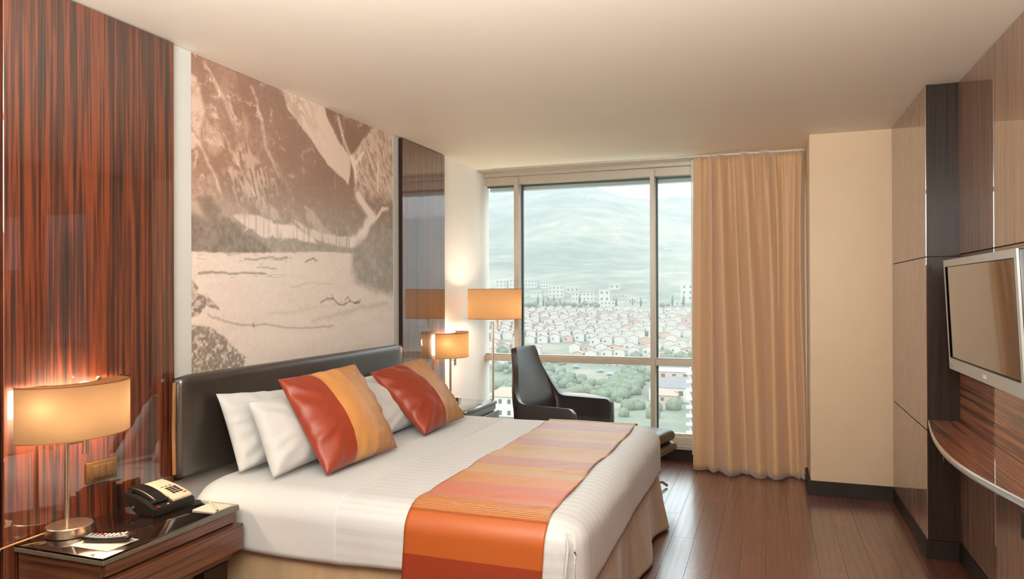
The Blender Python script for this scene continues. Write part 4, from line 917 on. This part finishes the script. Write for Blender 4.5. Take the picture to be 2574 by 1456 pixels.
B_ = [(1336, 722, 950, 17, 10, 12, 'low white block highest on the hillside, left of the window centre', 'roof_light', 2, 4),
      (1373, 724, 948, 14, 9, 12, 'white block right beside the highest white block on the hillside', 'roof_light', 2, 4),
      (1399, 748, 865, 19, 14, 14, 'tall bright white block below the highest hillside blocks', 'roof_light', 3, 4),
      (1470, 757, 822, 30, 10, 12, 'long white apartment block with many windows midway up the hillside', 'roof', 2, 7),
      (1520, 760, 815, 12, 14, 12, 'plain white cube building right of the long apartment block', 'roof_light', 2, 2),
      (1554, 752, 865, 15, 7, 12, 'wide low white house with pale roof right of the cube building', 'roof', 1, 5),
      (1590, 765, 800, 10, 6, 10, 'white house with a pink hipped roof on the hillside', 'roof', 1, 2),
      (1616, 768, 800, 10, 6, 10, 'low white house near the right window mullion on the hillside', 'roof_light', 1, 3),
      (1440, 735, 905, 16, 6, 10, 'white house with a flat roof just above the long apartment block', 'roof_light', 1, 3),
      (1262, 722, 950, 16, 9, 12, 'white block seen in the narrow left window pane', 'roof_light', 2, 3),
      (1290, 722, 950, 9, 11, 10, 'slim white block beside the left window mullion', 'roof_light', 2, 2),
      (1735, 757, 800, 20, 18, 12, 'white stepped block on the hillside seen beside the curtain', 'roof_light', 3, 3),
      (1702, 770, 775, 14, 5, 10, 'low white house on the hillside in the right window pane', 'roof_light', 1, 3),
      (1528, 778, 735, 15, 8, 12, 'white two storey block just below the cube building', 'roof_light', 2, 4),
      (1350, 742, 865, 15, 5, 10, 'low white house under the highest hillside blocks', 'roof_light', 1, 4),
      (1395, 768, 770, 8, 6, 8, 'small cream house among the cypresses', 'roof', 1, 1, 'house_pink')]
for b in B_: block(*b, hip=(2.4 if 'hipped' in b[6] else 0))
def march(px, py):
    a = at(px, py, 900)
    for Y in range(900, 3300, 10):
        b = at(px, py, Y)
        if b.z < gz(b.x, Y): return Y
    return 2500
for px, py, w_, lb in ((1346, 557, 16, 'white farmhouse high on the hazy slope, left of centre in the big pane'), (1263, 500, 14, 'white house on the hazy slope in the narrow left pane'), (1466, 499, 18, 'left white house near the hazy ridge line'), (1476, 501, 12, 'right white house near the hazy ridge line'), (1602, 546, 14, 'white house high on the hazy slope near the right mullion'), (1450, 524, 11, 'small white house under the hazy ridge houses'), (1676, 627, 12, 'white shed on the hazy slope in the right pane'), (1545, 728, 14, 'white cabin on the green slope above the cube building')):
    block(px, py, march(px, py), w_, 7, 9, lb, 'roof_light', 1, 2)
block(1278, 1048, 262, 14, 8.5, 10, 'white house with a red hipped roof low in the left pane', 'roof', 2, 4, 'house_wall', .05, 3)
block(1268, 925, 420, 20, 6, 10, 'flat blue-roofed shed high in the lower left pane', 'water', 1, 2)
block(1572, 930, 430, 22, 4.5, 10, 'bungalow with a reddish hipped roof just below the transom', 'roof', 1, 5, 'house_wall', .1, 3)
block(1440, 1020, 285, 26, 3.2, 8, 'long low building with a pink roof seen behind the chair back', 'roof', 1, 6, 'house_wall', .05, 2)
block(1703, 1000, 318, 22, 5, 12, 'grey-roofed house left of the white tower', 'roof_grey', 1, 4, 'house_wall', -.1, 4.2)
block(1712, 975, 345, 20, 8, 12, 'pale flat-roofed block behind the grey-roofed house', 'roof_light', 2, 4, 'house_pink', 0)
block(1680, 1012, 310, 8, 3.5, 8, 'small house with a pink roof beside the grey-roofed house', 'roof', 1, 2, 'house_pink', 0, 2)
# white tower with balconies at the right
p = at(1741, 1110, 232); tw = empty('residential_tower', (p.x+1.0, 232, -46), .05, label='white balconied tower low in the right window pane', cat='building')
hT = 24.5; box('walls', -1.6, 9, -5, 5, 0, hT, M['house_wall'], tw)
for i in range(9):
    z = 1.0+i*2.62; box('balcony', -2.6, 1.2, -6.1, -4.9, z, z+.9, M['roof_light'], tw); box('window', -1.1, .8, -5.06, -4.95, z+1.0, z+2.2, M['win_dark'], tw)
# trees
def crown_mesh(kind, seed):
    rnd = random.Random(seed); bm = bmesh.new()
    if kind == 'cypress':
        bmesh.ops.create_icosphere(bm, subdivisions=3, radius=1)
        for v in bm.verts: t = (v.co.z+1)/2; r_ = (1-t)**.8*1.15+.12; v.co.x *= r_*.85; v.co.y *= r_*.85; v.co.z = .6+t*7.4
    else:
        for k in range(9):
            a = rnd.uniform(0, 6.28); q = rnd.uniform(0, 1.9); bmesh.ops.create_icosphere(bm, subdivisions=2, radius=rnd.uniform(1.0, 1.9), matrix=Matrix.Translation((q*math.cos(a), q*math.sin(a), rnd.uniform(2.4, 4.4))))
    for v in bm.verts: v.co += v.co.normalized()*.28*noise.noise(v.co*1.7+Vector((seed, 0, 0)))
    me = bpy.data.meshes.new('crown'); bm.to_mesh(me); bm.free(); me.polygons.foreach_set('use_smooth', [True]*len(me.polygons)); return me
crowns = {'cypress': [crown_mesh('cypress', k) for k in range(2)], 'round': [crown_mesh('round', k) for k in range(3)]}
for k, ls in crowns.items():
    for me in ls: me.materials.append(M['leaf_dark'] if k == 'cypress' else M['leaf'])
bm = bmesh.new(); tube(bm, [(0, 0, -1), (0, 0, 2.6)], [.28, .2], 7); trunk = bpy.data.meshes.new('trunk'); bm.to_mesh(trunk); bm.free(); trunk.materials.append(M['bark'])
def tree(kind, x, y, s_, label, group):
    o = empty('cypress_tree' if kind == 'cypress' else 'broadleaf_tree', (x, y, gz(x, y)), random.uniform(0, 6), label=label, cat='tree', group=group); o.scale = (s_, s_, s_)
    for nm, me in (('crown', random.choice(crowns[kind])), ('trunk', trunk)): c = bpy.data.objects.new(nm, me); C.objects.link(c); c.parent = o
for px in (1352, 1366, 1378, 1392, 1408, 1457, 1543, 1549, 1590, 1611, 1690, 1718):
    Y = 750+random.uniform(-14, 14); q = at(px, 770, Y); tree('cypress', q.x, Y, random.uniform(1.1, 1.8), 'dark pointed cypress tree between the hillside blocks and the terraces', 'cypresses below the hillside blocks')
for px in list(range(1318, 1345, 12))+list(range(1380, 1480, 13))+[1487, 1500, 1665, 1680]:
    Y = 738+random.uniform(-10, 14); q = at(px, 775, Y); tree('round', q.x, Y, random.uniform(.9, 1.5), 'round dark green tree in the belt below the hillside blocks', 'round trees in the belt below the hillside blocks')
for px, Y, s_ in ((1483, 560, 1.2), (1620, 545, 1.0), (1262, 446, 1.5), (1682, 436, 1.5), (1708, 440, 1.4), (1734, 436, 1.5), (1595, 441, 1.3)):
    q = at(px, 850, Y); tree('round', q.x, Y, s_, 'round green tree standing among the terrace houses', 'trees among the terrace houses')
# wooded slope in the lower panes: a canopy nobody could count
bm = bmesh.new(); rnd = random.Random(5)
def clump(x, y, s_):
    if any(abs(x-a) < 19 and abs(y-b) < 14 for a, b in BPOS): return
    z = gz(x, y); bmesh.ops.create_icosphere(bm, subdivisions=2, radius=s_, matrix=Matrix.Translation((x, y, z+s_*.5)))
for k in range(700):
    px = rnd.uniform(1240, 1750); y = rnd.uniform(225, 445); q = at(px, 950, y); x = q.x
    if fbm(x/45+11, y/45+4, 3) > .58: clump(x, y, rnd.uniform(1.4, 3.2))
for px, Y, n_ in ((1560, 330, 60), (1600, 350, 60), (1610, 305, 40), (1660, 320, 30), (1600, 405, 14)):
    for k in range(n_): q = at(px+rnd.gauss(0, 22), 950, Y+rnd.gauss(0, 14)); clump(q.x, q.y, rnd.uniform(1.6, 3.4))
for v in bm.verts: v.co += Vector((0, 0, .9))*noise.noise(v.co*.5)
wd_ = from_bm('woodland', bm, M['leaf'], None, True); tag(wd_, 'dense green tree canopy on the slopes below the terraces', 'woodland', kind='stuff')
# stream patches
for i, (pa, pb, Y, lb) in enumerate((((1497, 1516), 0, 392, 'left bright patch of blue stream below the transom'), ((1519, 1545), 0, 380, 'right bright patch of blue stream below the transom'), ((1435, 1455), 0, 405, 'thin blue patch of stream near the chair back'))):
    q = at(pa[0], 940, Y); r_ = at(pa[1], 940, Y); z = gz(q.x, Y)+1.2; bm = bmesh.new()
    prism(bm, [(q.x, Y+3), (r_.x-1, Y-2), (r_.x, Y+2), (q.x+1, Y+9)], z, z+.15); tag(from_bm('stream', bm, M['water']), lb, 'stream')
